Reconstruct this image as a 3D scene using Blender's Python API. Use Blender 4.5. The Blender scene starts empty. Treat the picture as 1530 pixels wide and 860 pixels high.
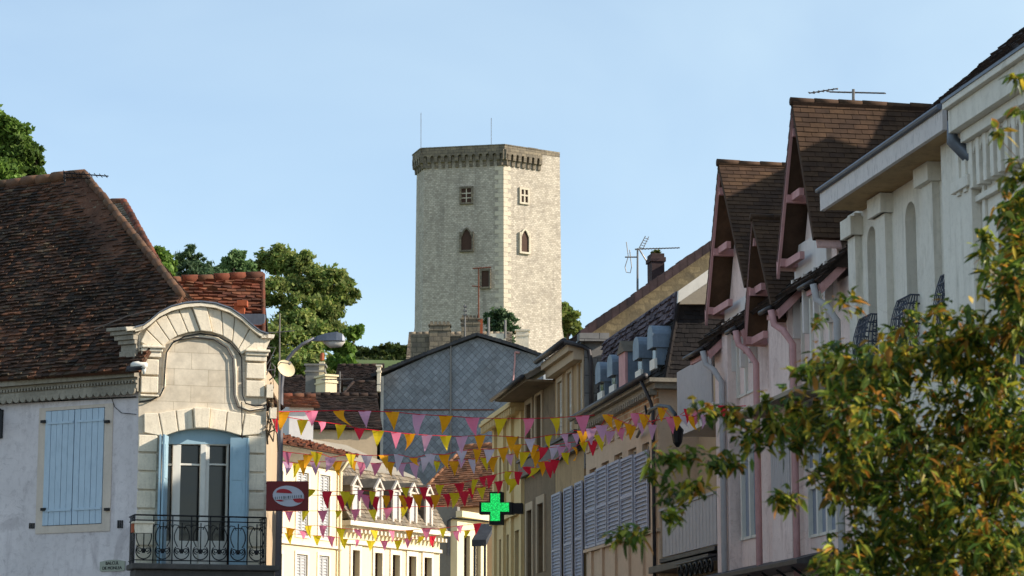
import bpy, bmesh, math, random
from mathutils import Vector, Matrix, noise
random.seed(7)
R_ = math.radians
C = bpy.context.scene.collection
sc = bpy.context.scene
# ------------------------------------------------------------------ camera
FPX = 3600.0
PITCH = math.atan(615.0 / FPX)
CAMP = Vector((0, 0, 1.6))
cd = bpy.data.cameras.new('camera'); cam = bpy.data.objects.new('camera', cd); C.objects.link(cam)
cam.location = CAMP; cam.rotation_euler = (math.pi / 2 + PITCH, 0, 0)
cd.sensor_width = 36; cd.lens = 36 * FPX / 1530; cd.clip_start = 0.5; cd.clip_end = 5000
cd.dof.use_dof = True; cd.dof.focus_distance = 58; cd.dof.aperture_fstop = 5.0
sc.camera = cam
# ------------------------------------------------------------------ sky, sun, exposure
SUN_AZ = R_(-8.0)      # measured from +X towards +Y
SUN_EL = R_(28)
w = bpy.data.worlds.new('World'); sc.world = w; w.use_nodes = True
nt = w.node_tree; nt.nodes.clear()
N = nt.nodes.new; Lk = nt.links.new
out = N('ShaderNodeOutputWorld'); bg = N('ShaderNodeBackground'); sky = N('ShaderNodeTexSky')
sky.sky_type = 'NISHITA'; sky.sun_disc = False; sky.sun_elevation = SUN_EL
sky.sun_rotation = math.pi / 2 - SUN_AZ; sky.air_density = 0.9; sky.dust_density = 0.2; sky.ozone_density = 0.7
bg.inputs['Strength'].default_value = 0.113
tc = N('ShaderNodeTexCoord'); mp = N('ShaderNodeMapping'); mp.inputs['Scale'].default_value = (1.5, 1.5, 3.0)
mp.inputs['Rotation'].default_value = (0.0, R_(10), R_(20))
nz = N('ShaderNodeTexNoise'); nz.inputs['Scale'].default_value = 2.0; nz.inputs['Detail'].default_value = 5; nz.inputs['Roughness'].default_value = 0.5
nz.inputs['Distortion'].default_value = 0.6
rp = N('ShaderNodeValToRGB'); rp.color_ramp.elements[0].position = 0.36; rp.color_ramp.elements[0].color = (0.14, 0.14, 0.14, 1)
rp.color_ramp.elements[1].position = 0.85; rp.color_ramp.elements[1].color = (0.7, 0.7, 0.7, 1)
mx = N('ShaderNodeMixRGB'); mx.inputs['Color2'].default_value = (4.05, 5.1, 5.6, 1)
Lk(tc.outputs['Generated'], mp.inputs['Vector']); Lk(mp.outputs[0], nz.inputs['Vector']); Lk(nz.outputs['Fac'], rp.inputs['Fac'])
Lk(rp.outputs['Color'], mx.inputs['Fac']); Lk(sky.outputs['Color'], mx.inputs['Color1'])
Lk(mx.outputs['Color'], bg.inputs['Color']); Lk(bg.outputs[0], out.inputs[0])
sl = bpy.data.lights.new('sun', 'SUN'); sl.energy = 4.0; sl.angle = R_(0.5); sl.color = (1.0, 0.90, 0.76)
so = bpy.data.objects.new('sun', sl); C.objects.link(so)
sdir = Vector((math.cos(SUN_AZ) * math.cos(SUN_EL), math.sin(SUN_AZ) * math.cos(SUN_EL), math.sin(SUN_EL)))
so.rotation_euler = sdir.to_track_quat('Z', 'Y').to_euler(); so.location = (40, 0, 60)
sc.view_settings.view_transform = 'Standard'; sc.view_settings.look = 'None'; sc.view_settings.gamma = 1.0
sc.view_settings.use_curve_mapping = False; sc.view_settings.exposure = 0.82

# ------------------------------------------------------------------ pixel -> place
cp, sp = math.cos(PITCH), math.sin(PITCH)
def ray(px, py):
    u = (px - 765) / FPX; v = (430 - py) / FPX
    return Vector((u, cp - v * sp, sp + v * cp))
def at(px, py, Y):
    r = ray(px, py); return CAMP + r * (Y / r.y)
def hit(px, py, P, n):
    r = ray(px, py); return CAMP + r * ((P - CAMP).dot(n) / r.dot(n))
def planen(a, b, c):
    n = (b - a).cross(c - a).normalized()
    return n if n.z >= 0 else -n

class Frame:
    def __init__(s, P, n):
        s.P = Vector((P[0], P[1], 0)); s.n = Vector((n[0], n[1], 0)).normalized(); s.d = Vector((s.n.y, -s.n.x, 0))
    def w(s, a, o, z): return s.P + s.d * a + s.n * o + Vector((0, 0, z))
    def W(s, px, py, o=0): return hit(px, py, s.P + s.n * o, s.n)
    def px(s, px, py, o=0):
        q = s.W(px, py, o) - s.P; return q.dot(s.d), q.z
    def s(s, px, o=0): return s.px(px, 600, o)[0]
    def z(s, px, py, o=0): return s.px(px, py, o)[1]
    def rect(s, x0, x1, yt, yb, o=0):
        xm = (x0 + x1) / 2; a, b = s.s(x0, o), s.s(x1, o)
        return min(a, b), max(a, b), s.z(xm, yb, o), s.z(xm, yt, o)

# ------------------------------------------------------------------ mesh builder (world coordinates)
class MB:
    def __init__(s): s.v = []; s.f = []
    def P(s, pts):
        i = len(s.v); s.v += [Vector(p) for p in pts]; s.f.append(tuple(range(i, i + len(pts))))
    def prism(s, pts, vec):
        i = len(s.v); n = len(pts); vec = Vector(vec)
        s.v += [Vector(p) for p in pts] + [Vector(p) + vec for p in pts]
        s.f.append(tuple(range(i, i + n))); s.f.append(tuple(range(i + 2 * n - 1, i + n - 1, -1)))
        for k in range(n):
            j = (k + 1) % n; s.f.append((i + k, i + n + k, i + n + j, i + j))
    def box(s, F, s0, s1, o0, o1, z0, z1):
        s.prism([F.w(s0, o0, z0), F.w(s1, o0, z0), F.w(s1, o0, z1), F.w(s0, o0, z1)], F.n * (o1 - o0))
    def cyl(s, a, b, r0, r1=None, n=10): s.tube([a, b], [r0, r0 if r1 is None else r1], n)
    def tube(s, pts, r, n=6):
        pts = [Vector(p) for p in pts]
        rs = r if isinstance(r, (list, tuple)) else [r] * len(pts)
        i0 = len(s.v); prev = None
        for k, p in enumerate(pts):
            t = (pts[min(k + 1, len(pts) - 1)] - pts[max(k - 1, 0)]).normalized()
            if prev is None:
                a = Vector((0, 0, 1)) if abs(t.z) < 0.9 else Vector((1, 0, 0)); u = t.cross(a).normalized()
            else:
                u = prev - t * prev.dot(t)
                u = u.normalized() if u.length > 1e-6 else t.orthogonal().normalized()
            prev = u; vv = t.cross(u)
            for q in range(n):
                an = 2 * math.pi * q / n; s.v.append(p + (u * math.cos(an) + vv * math.sin(an)) * rs[k])
        for k in range(len(pts) - 1):
            for q in range(n):
                a = i0 + k * n + q; b = i0 + k * n + (q + 1) % n; s.f.append((a, b, b + n, a + n))
        s.f.append(tuple(i0 + q for q in range(n - 1, -1, -1))); e = i0 + (len(pts) - 1) * n
        s.f.append(tuple(e + q for q in range(n)))
    def holes(s, F, s0, s1, z0, z1, hs, th=0.25, o=0.0):
        """front skin of a wall with rectangular openings (reveals th deep)"""
        S = sorted(set([s0, s1] + [h[0] for h in hs] + [h[1] for h in hs])); S = [x for x in S if s0 <= x <= s1]
        Z = sorted(set([z0, z1] + [h[2] for h in hs] + [h[3] for h in hs])); Z = [x for x in Z if z0 <= x <= z1]
        for a, b in zip(S, S[1:]):
            for c, d in zip(Z, Z[1:]):
                m, k = (a + b) / 2, (c + d) / 2
                if any(h[0] < m < h[1] and h[2] < k < h[3] for h in hs): continue
                s.P([F.w(a, o, c), F.w(a, o, d), F.w(b, o, d), F.w(b, o, c)])
        for h in hs:
            a, b, c, d = h[:4]
            s.P([F.w(a, o, c), F.w(a, o - th, c), F.w(a, o - th, d), F.w(a, o, d)])
            s.P([F.w(b, o, c), F.w(b, o, d), F.w(b, o - th, d), F.w(b, o - th, c)])
            s.P([F.w(a, o, c), F.w(b, o, c), F.w(b, o - th, c), F.w(a, o - th, c)])
            s.P([F.w(a, o, d), F.w(a, o - th, d), F.w(b, o - th, d), F.w(b, o, d)])
        for (a, b) in ((s0, -1), (s1, 1)):
            s.P([F.w(a, o, z0), F.w(a, o - th, z0), F.w(a, o - th, z1), F.w(a, o, z1)])
        s.P([F.w(s0, o, z1), F.w(s1, o, z1), F.w(s1, o - th, z1), F.w(s0, o - th, z1)])
    def build(s, name, mat, parent=None, smooth=False, recalc=False, label=None, bevel=0):
        me = bpy.data.meshes.new(name)
        M = parent.matrix_world.inverted() if parent else Matrix()
        me.from_pydata([tuple(M @ v) for v in s.v], [], s.f)
        if recalc:
            b = bmesh.new(); b.from_mesh(me); bmesh.ops.recalc_face_normals(b, faces=b.faces); b.to_mesh(me); b.free()
        me.update()
        uv = me.uv_layers.new(name='UVMap'); W = parent.matrix_world if parent else Matrix()
        R3 = W.to_3x3(); Z = Vector((0, 0, 1))
        for p in me.polygons:
            n = R3 @ p.normal
            t = Z.cross(n)
            t = t.normalized() if t.length > 0.02 else Vector((1, 0, 0))
            bb = n.cross(t)
            for li in p.loop_indices:
                q = s.v[me.loops[li].vertex_index]; uv.data[li].uv = (q.dot(t), q.dot(bb))
        if smooth:
            for p in me.polygons: p.use_smooth = True
        o = bpy.data.objects.new(name, me); C.objects.link(o)
        if mat: me.materials.append(mat)
        if parent: o.parent = parent
        if bevel:
            m = o.modifiers.new('bevel', 'BEVEL'); m.width = bevel; m.segments = 2; m.limit_method = 'ANGLE'
        if label: o['label'] = label
        o['wm'] = 0; del o['wm']
        return o
def thing(name, label, cat, loc=(0, 0, 0), group=None):
    o = bpy.data.objects.new(name, None); C.objects.link(o); o.location = loc
    o['label'] = label; o['category'] = cat
    if group: o['group'] = group
    o.matrix_world = Matrix.Translation(Vector(loc)); o.empty_display_size = 0.3
    return o
def sub(mb, name, mat, parent, **k):
    """a sub-part: parent mesh sits at its thing's origin, so share that matrix"""
    W = parent.parent.matrix_world.copy() if parent.parent else parent.matrix_world.copy()
    class _P: matrix_world = W
    o = mb.build(name, mat, None, **k)
    M = W.inverted(); o.data.transform(M); o.parent = parent
    return o
def tag(o, label, cat, group=None):
    o['label'] = label; o['category'] = cat
    if group: o['group'] = group
    return o

# ------------------------------------------------------------------ materials
def lin(c): return tuple(((x / 255) / 12.92 if x / 255 <= 0.04045 else ((x / 255 + 0.055) / 1.055) ** 2.4) for x in c)
def newmat(name, rough=0.8, metal=0.0, spec=0.3):
    m = bpy.data.materials.new(name); m.use_nodes = True; b = m.node_tree.nodes['Principled BSDF']
    b.inputs['Roughness'].default_value = rough; b.inputs['Metallic'].default_value = metal
    b.inputs['Specular IOR Level'].default_value = spec
    return m, m.node_tree, b
def nd(t, kind, **k):
    n = t.nodes.new(kind)
    for a, v in k.items(): setattr(n, a, v)
    return n
def noise_n(t, vec, scale, detail=5, rough=0.6, dist=0.0):
    n = nd(t, 'ShaderNodeTexNoise'); n.inputs['Scale'].default_value = scale; n.inputs['Detail'].default_value = detail
    n.inputs['Roughness'].default_value = rough; n.inputs['Distortion'].default_value = dist; t.links.new(vec, n.inputs['Vector']); return n.outputs['Fac']
def ramp(t, fac, stops):
    r = nd(t, 'ShaderNodeValToRGB'); e = r.color_ramp.elements
    while len(e) < len(stops): e.new(0.5)
    for i, (p, c) in enumerate(stops):
        e[i].position = p; e[i].color = (c, c, c, 1) if isinstance(c, (int, float)) else tuple(c) + (1,)
    t.links.new(fac, r.inputs['Fac']); return r.outputs['Color']
def mix(t, fac, a, b, mode='MIX'):
    m = nd(t, 'ShaderNodeMixRGB', blend_type=mode)
    for s, v in (('Fac', fac), ('Color1', a), ('Color2', b)):
        if isinstance(v, (int, float)): m.inputs[s].default_value = v
        elif isinstance(v, tuple): m.inputs[s].default_value = v + (1,)
        else: t.links.new(v, m.inputs[s])
    return m.outputs['Color']
def mapping(t, vec, scale=(1, 1, 1), rot=(0, 0, 0)):
    m = nd(t, 'ShaderNodeMapping'); m.inputs['Scale'].default_value = scale; m.inputs['Rotation'].default_value = rot
    t.links.new(vec, m.inputs['Vector']); return m.outputs[0]
def bump(t, b, h, strength=0.4, dist=0.02, prev=None):
    n = nd(t, 'ShaderNodeBump'); n.inputs['Strength'].default_value = strength; n.inputs['Distance'].default_value = dist
    t.links.new(h, n.inputs['Height'])
    if prev: t.links.new(prev, n.inputs['Normal'])
    t.links.new(n.outputs[0], b.inputs['Normal']); return n.outputs[0]
def coords(t):
    n = nd(t, 'ShaderNodeTexCoord'); return n.outputs['UV'], n.outputs['Object']
def stucco(name, c, dirt=(70, 66, 62), amt=0.35, var=0.12, scale=1.0, rough=0.9, streak=0.5, patch=0.0):
    m, t, b = newmat(name, rough); uv, ob = coords(t); c = lin(c); dirt = lin(dirt)
    n1 = noise_n(t, ob, 0.9 * scale, 8, 0.62); n2 = noise_n(t, ob, 9 * scale, 6, 0.7)
    base = mix(t, ramp(t, n1, [(0.3, 0.0), (0.7, 1.0)]), tuple(x * (1 - var) for x in c), tuple(min(x * (1 + var), 0.9) for x in c))
    st = noise_n(t, mapping(t, ob, (5 * scale, 5 * scale, 0.55 * scale)), 1.0, 6, 0.65)
    st2 = mix(t, 1.0, ramp(t, st, [(0.5, 0.0), (0.78, streak)]), ramp(t, n1, [(0.45, 0.2), (0.65, 1.0)]), 'MULTIPLY')
    base = mix(t, st2, base, dirt)
    base = mix(t, mix(t, 1.0, ramp(t, n2, [(0.5, 0.0), (0.75, 1.0)]), (amt, amt, amt), 'MULTIPLY'), base, dirt)
    if patch:
        pn = noise_n(t, mapping(t, ob, (1, 1, .7)), 1.1 * scale, 9, 0.72, 0.8); base = mix(t, ramp(t, pn, [(0.56, 0.0), (0.62, patch)]), base, dirt)
        cr = noise_n(t, ob, 2.2 * scale, 3, 0.5, 1.5); base = mix(t, ramp(t, cr, [(0.492, 0.0), (0.5, patch), (0.508, 0.0)]), base, dirt)
    t.links.new(base, b.inputs['Base Color']); bump(t, b, n2, 0.35, 0.02); return m
def masonry(name, c1, c2, mortar, bw, bh, ms=0.02, rough=0.9, bumpd=0.02, dirt=(60, 56, 50), dirtamt=0.5, rot=0, offset=0.5, distort=0.0, streak=False, bias=0.0):
    m, t, b = newmat(name, rough); uv, ob = coords(t)
    v = mapping(t, uv, (1, 1, 1), (0, 0, rot))
    if distort:
        nn = nd(t, 'ShaderNodeTexNoise'); nn.inputs['Scale'].default_value = 1.3 / bw; nn.inputs['Detail'].default_value = 3; t.links.new(v, nn.inputs['Vector'])
        v = mix(t, distort, v, nn.outputs['Color'], 'ADD')
    br = nd(t, 'ShaderNodeTexBrick'); br.offset = offset; t.links.new(v, br.inputs['Vector'])
    br.inputs['Scale'].default_value = 1; br.inputs['Brick Width'].default_value = bw; br.inputs['Row Height'].default_value = bh
    br.inputs['Mortar Size'].default_value = ms; br.inputs['Mortar Smooth'].default_value = 0.3; br.inputs['Bias'].default_value = bias
    br.inputs['Color1'].default_value = lin(c1) + (1,); br.inputs['Color2'].default_value = lin(c2) + (1,); br.inputs['Mortar'].default_value = lin(mortar) + (1,)
    n1 = noise_n(t, ob, 0.5 / bw * 0.6, 7, 0.65); n2 = noise_n(t, ob, 2.5 / bw, 6, 0.7)
    col = mix(t, 1.0, br.outputs['Color'], ramp(t, n2, [(0.25, 0.72), (0.75, 1.18)]), 'MULTIPLY')
    d = ramp(t, n1, [(0.48, 0.0), (0.75, dirtamt)])
    if streak:
        st = noise_n(t, mapping(t, ob, (1.2, 1.2, 0.07)), 1.0, 5, 0.6)
        d = mix(t, 1.0, d, ramp(t, st, [(0.52, 0.0), (0.72, dirtamt)]), 'LIGHTEN')
    col = mix(t, d, col, lin(dirt))
    t.links.new(col, b.inputs['Base Color'])
    p = bump(t, b, br.outputs['Fac'], -0.6 if True else 0, bumpd); bump(t, b, n2, 0.4, bumpd, p); return m
def tiles(name, cols, lichen=(120, 112, 92), lamt=0.4, rough=0.85, moss=(34, 32, 24), mossamt=0.6, spec=0.2):
    m, t, b = newmat(name, rough, spec=spec); uv, ob = coords(t); g = nd(t, 'ShaderNodeNewGeometry')
    k = len(cols); c = ramp(t, g.outputs['Random Per Island'], [(i / max(k - 1, 1), lin(x)) for i, x in enumerate(cols)])
    n1 = noise_n(t, ob, 0.55, 7, 0.65); n2 = noise_n(t, ob, 9, 5, 0.7); n3 = noise_n(t, ob, 3.1, 4, 0.7)
    c = mix(t, ramp(t, n1, [(0.42, 0.0), (0.66, mossamt)]), c, lin(moss))
    c = mix(t, 1.0, c, ramp(t, n3, [(0.3, 0.65), (0.7, 1.25)]), 'MULTIPLY')
    c = mix(t, ramp(t, n2, [(0.61, 0.0), (0.68, lamt)]), c, lin(lichen))
    t.links.new(c, b.inputs['Base Color']); bump(t, b, n2, 0.4, 0.01); return m
def paint(name, c, rough=0.55, metal=0.0, var=0.1, wear=0.0, wearc=(90, 85, 80), scale=4, spec=0.3):
    m, t, b = newmat(name, rough, metal, spec); uv, ob = coords(t); c = lin(c)
    n1 = noise_n(t, ob, scale, 6, 0.65)
    col = mix(t, ramp(t, n1, [(0.3, 0.0), (0.7, 1.0)]), tuple(x * (1 - var) for x in c), tuple(min(1, x * (1 + var)) for x in c))
    if wear:
        n2 = noise_n(t, mapping(t, ob, (3, 3, 0.8)), 6, 7, 0.7); col = mix(t, ramp(t, n2, [(0.52, 0.0), (0.7, wear)]), col, lin(wearc))
    t.links.new(col, b.inputs['Base Color']); return m
def glass(name, c=(20, 22, 24), rough=0.12):
    m, t, b = newmat(name, rough, 0, 0.5); b.inputs['Base Color'].default_value = lin(c) + (1,)
    uv, ob = coords(t); bump(t, b, noise_n(t, ob, 1.6, 2), 0.08, 0.05); return m
def leafmat(name, cols, trans=0.35, rough=0.6, lo=0.6, hi=1.3, nscale=0.35):
    m, t, b = newmat(name, rough, spec=0.25); uv, ob = coords(t); g = nd(t, 'ShaderNodeNewGeometry')
    k = len(cols); c = ramp(t, g.outputs['Random Per Island'], [(i / max(k - 1, 1), lin(x)) for i, x in enumerate(cols)])
    c = mix(t, 1.0, c, ramp(t, noise_n(t, ob, nscale, 3), [(0.35, lo), (0.65, hi)]), 'MULTIPLY')
    t.links.new(c, b.inputs['Base Color'])
    tr = nd(t, 'ShaderNodeBsdfTranslucent'); t.links.new(c, tr.inputs['Color'])
    ms = nd(t, 'ShaderNodeMixShader'); ms.inputs[0].default_value = trans
    o = t.nodes['Material Output']; t.links.new(b.outputs[0], ms.inputs[1]); t.links.new(tr.outputs[0], ms.inputs[2]); t.links.new(ms.outputs[0], o.inputs[0])
    return m

M = {}
M['ground'] = stucco('dry_ground', (105, 100, 85), amt=0.3)
M['grass'] = stucco('hill_grass', (78, 92, 44), dirt=(60, 58, 34), amt=0.5, var=0.3, scale=0.2)
M['asphalt'] = stucco('asphalt_grain', (62, 62, 63), dirt=(40, 40, 40), amt=0.3)
M['paving'] = masonry('pavement_slabs', (130, 125, 115), (115, 110, 102), (80, 76, 70), 0.6, 0.4)
M['kerb'] = masonry('kerb_granite', (140, 138, 132), (125, 123, 118), (80, 78, 75), 1.0, 0.3)
M['lime'] = masonry('pale_limestone', (228, 216, 196), (212, 198, 176), (184, 170, 148), 0.62, 0.3, 0.006, dirt=(140, 122, 96), dirtamt=0.45, bumpd=0.008)
M['lime_block'] = stucco('cut_limestone', (228, 215, 192), dirt=(128, 112, 88), amt=0.28, var=0.14, scale=3, streak=0.6)
M['cornice_grey'] = stucco('weathered_cornice', (150, 142, 128), dirt=(54, 52, 50), amt=0.5, var=0.25, scale=2.5, streak=0.8)
M['slabdark'] = stucco('dark_balcony_stone', (84, 80, 76), dirt=(40, 38, 38), amt=0.5, var=0.25, scale=3)  # whole slab coloured as dark as its underside
M['lav'] = stucco('white_lilac_render', (214, 206, 206), dirt=(120, 108, 112), amt=0.3, var=0.1, scale=0.9, streak=0.8, patch=0.28)
M['lavstone'] = stucco('window_surround_stone', (204, 190, 176), dirt=(140, 126, 112), amt=0.2, var=0.1, scale=2)
M['blue'] = paint('pale_blue_paint', (176, 194, 208), 0.5, var=0.05, wear=0.3, wearc=(110, 140, 165))
M['blue2'] = paint('sunny_blue_paint', (150, 178, 192), 0.5, var=0.05, wear=0.4, wearc=(120, 150, 165))
M['white'] = paint('white_woodwork', (214, 210, 200), 0.5, var=0.05, wear=0.2, wearc=(160, 155, 145))
M['iron'] = paint('black_iron', (24, 25, 28), 0.5, 0.3, var=0.2)
M['zinc'] = paint('zinc_sheet', (104, 110, 120), 0.5, 0.5, var=0.15, wear=0.3, wearc=(70, 76, 84))
M['zincblue'] = paint('blue_grey_zinc', (114, 128, 142), 0.5, 0.35, var=0.2, wear=0.4, wearc=(150, 160, 165))
M['gutter'] = paint('old_gutter', (66, 64, 66), 0.55, 0.5, var=0.25, wear=0.3, wearc=(110, 104, 98))
M['glass'] = glass('dark_glass')
M['curtain'] = glass('dim_room_glass', (24, 21, 18), 0.15)
M['tile_old'] = tiles('old_brown_tiles', [(60, 46, 36), (86, 62, 48), (46, 37, 31), (116, 76, 54), (78, 55, 43), (40, 33, 29), (100, 82, 64)], lamt=0.8, mossamt=0.9, moss=(30, 25, 20))
M['tile_red'] = tiles('red_brown_tiles', [(92, 54, 40), (124, 68, 48), (76, 48, 38), (140, 84, 58), (100, 70, 52)], lamt=0.3, mossamt=0.45)
M['tile_dark'] = tiles('dark_flat_tiles', [(46, 36, 32), (58, 44, 38), (38, 31, 29), (66, 48, 40)], lamt=0.2, mossamt=0.4)
M['slate_dark'] = tiles('near_black_tiles', [(34, 31, 32), (44, 39, 39), (28, 26, 28), (50, 44, 42)], lamt=0.15, mossamt=0.2)
M['ridge_old'] = tiles('lichened_ridge_tiles', [(96, 70, 54), (120, 88, 66), (84, 66, 52)], lamt=0.6, mossamt=0.4)
M['tile_dark2'] = tiles('brown_orange_tiles', [(120, 84, 62), (150, 104, 76), (100, 72, 56), (168, 120, 88)], lamt=0.3, mossamt=0.3)
M['tile_brown'] = tiles('warm_brown_tiles', [(76, 57, 43), (90, 67, 48), (68, 51, 40), (84, 62, 46)], lamt=0.08, mossamt=0.25, moss=(40, 31, 26))
M['tile_lav'] = tiles('scalloped_grey_tiles', [(88, 82, 92), (106, 98, 106), (74, 70, 80)], lamt=0.3, mossamt=0.3)
M['slate'] = tiles('slate_pieces', [(66, 66, 70), (84, 84, 86), (56, 57, 62), (96, 94, 92)], lamt=0.3, mossamt=0.2, rough=0.6)
M['slate_warm'] = tiles('lichened_slate', [(120, 108, 92), (144, 128, 108), (98, 90, 80), (160, 146, 124)], lamt=0.3, mossamt=0.3, moss=(80, 72, 58), rough=0.7)
M['verge'] = tiles('purple_brown_verge', [(62, 50, 52), (76, 60, 60), (50, 42, 46)], lamt=0.2, mossamt=0.3)
M['slatewall'] = masonry('diamond_slate_wall', (120, 127, 134), (142, 149, 156), (90, 94, 102), 0.33, 0.33, 0.014, rough=0.6, dirt=(78, 76, 76), dirtamt=0.6, rot=R_(45), offset=0.0, bumpd=0.012)
M['tower'] = masonry('tower_rubble', (212, 200, 182), (174, 162, 146), (166, 156, 140), 0.36, 0.2, 0.03, dirt=(112, 104, 96), dirtamt=0.5, distort=0.13, streak=True, bumpd=0.05)
M['towerdark'] = masonry('tower_crown_stone', (150, 136, 114), (120, 110, 96), (100, 92, 80), 0.6, 0.35, 0.03, dirt=(64, 60, 54), dirtamt=0.6, distort=0.1, streak=True, bumpd=0.05)
M['towertrim'] = stucco('tower_dressed_stone', (206, 194, 172), amt=0.2, scale=0.6)
M['dark'] = paint('dark_opening', (34, 28, 26), 0.9)
M['brownwood'] = paint('brown_window_wood', (74, 52, 42), 0.8, var=0.2)
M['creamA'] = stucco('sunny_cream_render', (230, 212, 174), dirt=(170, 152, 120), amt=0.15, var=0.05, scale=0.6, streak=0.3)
M['coveA'] = stucco('grey_cove', (150, 140, 124), amt=0.2)
M['shutgrey'] = paint('grey_white_louvres', (184, 182, 180), 0.6, var=0.05)
M['shutlav'] = paint('lilac_grey_louvres', (166, 168, 182), 0.6, var=0.06, wear=0.2)
M['ochre'] = stucco('ochre_render', (172, 144, 106), dirt=(92, 76, 60), amt=0.25, var=0.12, scale=0.8, streak=0.8, patch=0.35)
M['brownr'] = stucco('brown_render', (128, 108, 84), dirt=(70, 58, 48), amt=0.35, var=0.18, scale=0.9, streak=0.8, patch=0.4)
M['fieldstone'] = masonry('rubble_gable', (142, 128, 98), (108, 98, 78), (120, 108, 84), 0.34, 0.2, 0.03, dirt=(64, 58, 46), dirtamt=0.5, distort=0.25, bumpd=0.04)
M['greystone'] = masonry('grey_quoins', (132, 130, 126), (118, 116, 114), (80, 78, 76), 0.9, 0.52, 0.015, dirt=(88, 86, 84), dirtamt=0.4)
M['creamB'] = stucco('pale_ochre_stone', (212, 186, 136), dirt=(150, 124, 84), amt=0.2, var=0.08, scale=0.7, streak=0.4)
M['brickfrieze'] = masonry('orange_stone_frieze', (170, 118, 78), (190, 150, 112), (196, 180, 150), 0.5, 0.16, 0.02, dirt=(100, 84, 66))
M['peach'] = stucco('peach_stone', (198, 172, 146), dirt=(130, 106, 86), amt=0.22, var=0.08, streak=0.4)
M['pink'] = stucco('pink_render', (226, 206, 198), dirt=(150, 116, 108), amt=0.22, var=0.09, streak=0.85, patch=0.3)
M['beige'] = stucco('beige_render', (186, 164, 136), dirt=(120, 104, 88), amt=0.15, var=0.08)  # even beige base with faint mottling
M['pinkwood'] = paint('dusty_pink_wood', (192, 146, 144), 0.7, var=0.12, wear=0.25, wearc=(120, 80, 76))
M['pinksoffit'] = paint('brown_pink_boards', (208, 168, 158), 0.8, var=0.15, wear=0.3, wearc=(90, 60, 52))
M['whitewall'] = stucco('white_panel_render', (214, 208, 204), dirt=(150, 140, 136), amt=0.12, var=0.06)
M['clad'] = paint('grey_white_boards', (172, 168, 168), 0.7, var=0.06, wear=0.3, wearc=(110, 104, 100))
M['shutblue'] = paint('grey_blue_shutter', (134, 142, 156), 0.6, var=0.07, wear=0.2)
M['cream'] = stucco('pale_green_cream_render', (220, 214, 202), dirt=(134, 128, 112), amt=0.2, var=0.07, streak=0.7, patch=0.16)
M['fascia'] = paint('weathered_white_fascia', (204, 196, 192), 0.7, var=0.08, wear=0.55, wearc=(112, 104, 106), scale=2)
M['railblue'] = paint('blue_black_railing', (70, 74, 86), 0.5, 0.3)
M['bark'] = stucco('tree_bark', (84, 70, 54), dirt=(40, 34, 28), amt=0.5, var=0.2, scale=5)
M['leaf_oak'] = leafmat('oak_foliage', [(88, 112, 56), (110, 132, 64), (136, 148, 78), (158, 160, 92), (76, 100, 50)], 0.45)
M['leaf_green'] = leafmat('bright_foliage', [(82, 112, 44), (108, 138, 56), (130, 156, 70), (70, 96, 40)], 0.4)
M['leaf_dark'] = leafmat('conifer_foliage', [(60, 82, 56), (74, 96, 62), (84, 108, 68)], 0.25)
M['leaf_pale'] = leafmat('pale_foliage', [(98, 124, 76), (120, 146, 90), (84, 110, 66)], 0.4)
M['leaf_hedge'] = leafmat('hedge_foliage', [(58, 74, 32), (78, 92, 40), (46, 60, 30), (96, 102, 50)], 0.3)
M['leaf_fall'] = leafmat('autumn_leaves', [(110, 136, 50), (180, 180, 74), (76, 100, 42), (94, 120, 48), (52, 72, 26), (84, 104, 34), (56, 78, 28), (48, 66, 24), (150, 150, 48), (206, 172, 58), (66, 88, 30), (186, 122, 50), (86, 106, 36), (58, 70, 32)], 0.45, 0.42, 0.75, 1.4, 1.4)
M['twig'] = paint('pale_twig', (92, 72, 50), 0.8, var=0.2)
M['terracotta'] = paint('terracotta', (158, 84, 54), 0.8, var=0.2)
M['plaster_grey'] = stucco('grey_chimney_render', (128, 124, 118), amt=0.3)
M['lampgrey'] = paint('lamp_grey', (120, 118, 122), 0.45, 0.4)
M['lampglass'] = paint('milky_lamp_glass', (200, 196, 186), 0.3)
M['alu'] = paint('dull_aluminium', (120, 116, 112), 0.5, 0.6)
M['rust'] = paint('rusty_mast', (112, 66, 48), 0.8, 0.1)
M['signred'] = paint('dark_red_sign', (104, 14, 18), 0.4, var=0.08)
M['signgrey'] = paint('grey_white_sign', (176, 176, 186), 0.5, var=0.06)
M['signbright'] = paint('sign_red_patch', (156, 28, 40), 0.5)
M['signtext'] = paint('sign_lettering', (58, 74, 70), 0.6)
M['platec'] = paint('enamel_plate', (150, 154, 140), 0.4, var=0.06)
M['green_led'] = paint('green_led_face', (20, 200, 90), 0.4)
def emis(name, c, s):
    m, t, b = newmat(name, 0.4); b.inputs['Base Color'].default_value = lin(c) + (1,)
    uv, ob = coords(t); v = nd(t, 'ShaderNodeTexVoronoi'); v.inputs['Scale'].default_value = 28; t.links.new(ob, v.inputs['Vector'])
    col = mix(t, ramp(t, v.outputs['Distance'], [(0.25, 0.0), (0.6, 1.0)]), lin(c), tuple(x * 0.45 for x in lin(c)))
    t.links.new(col, b.inputs['Emission Color']); t.links.new(col, b.inputs['Base Color']); b.inputs['Emission Strength'].default_value = s; return m
M['led'] = emis('lit_green_cross', (30, 214, 100), 0.75)
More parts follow.
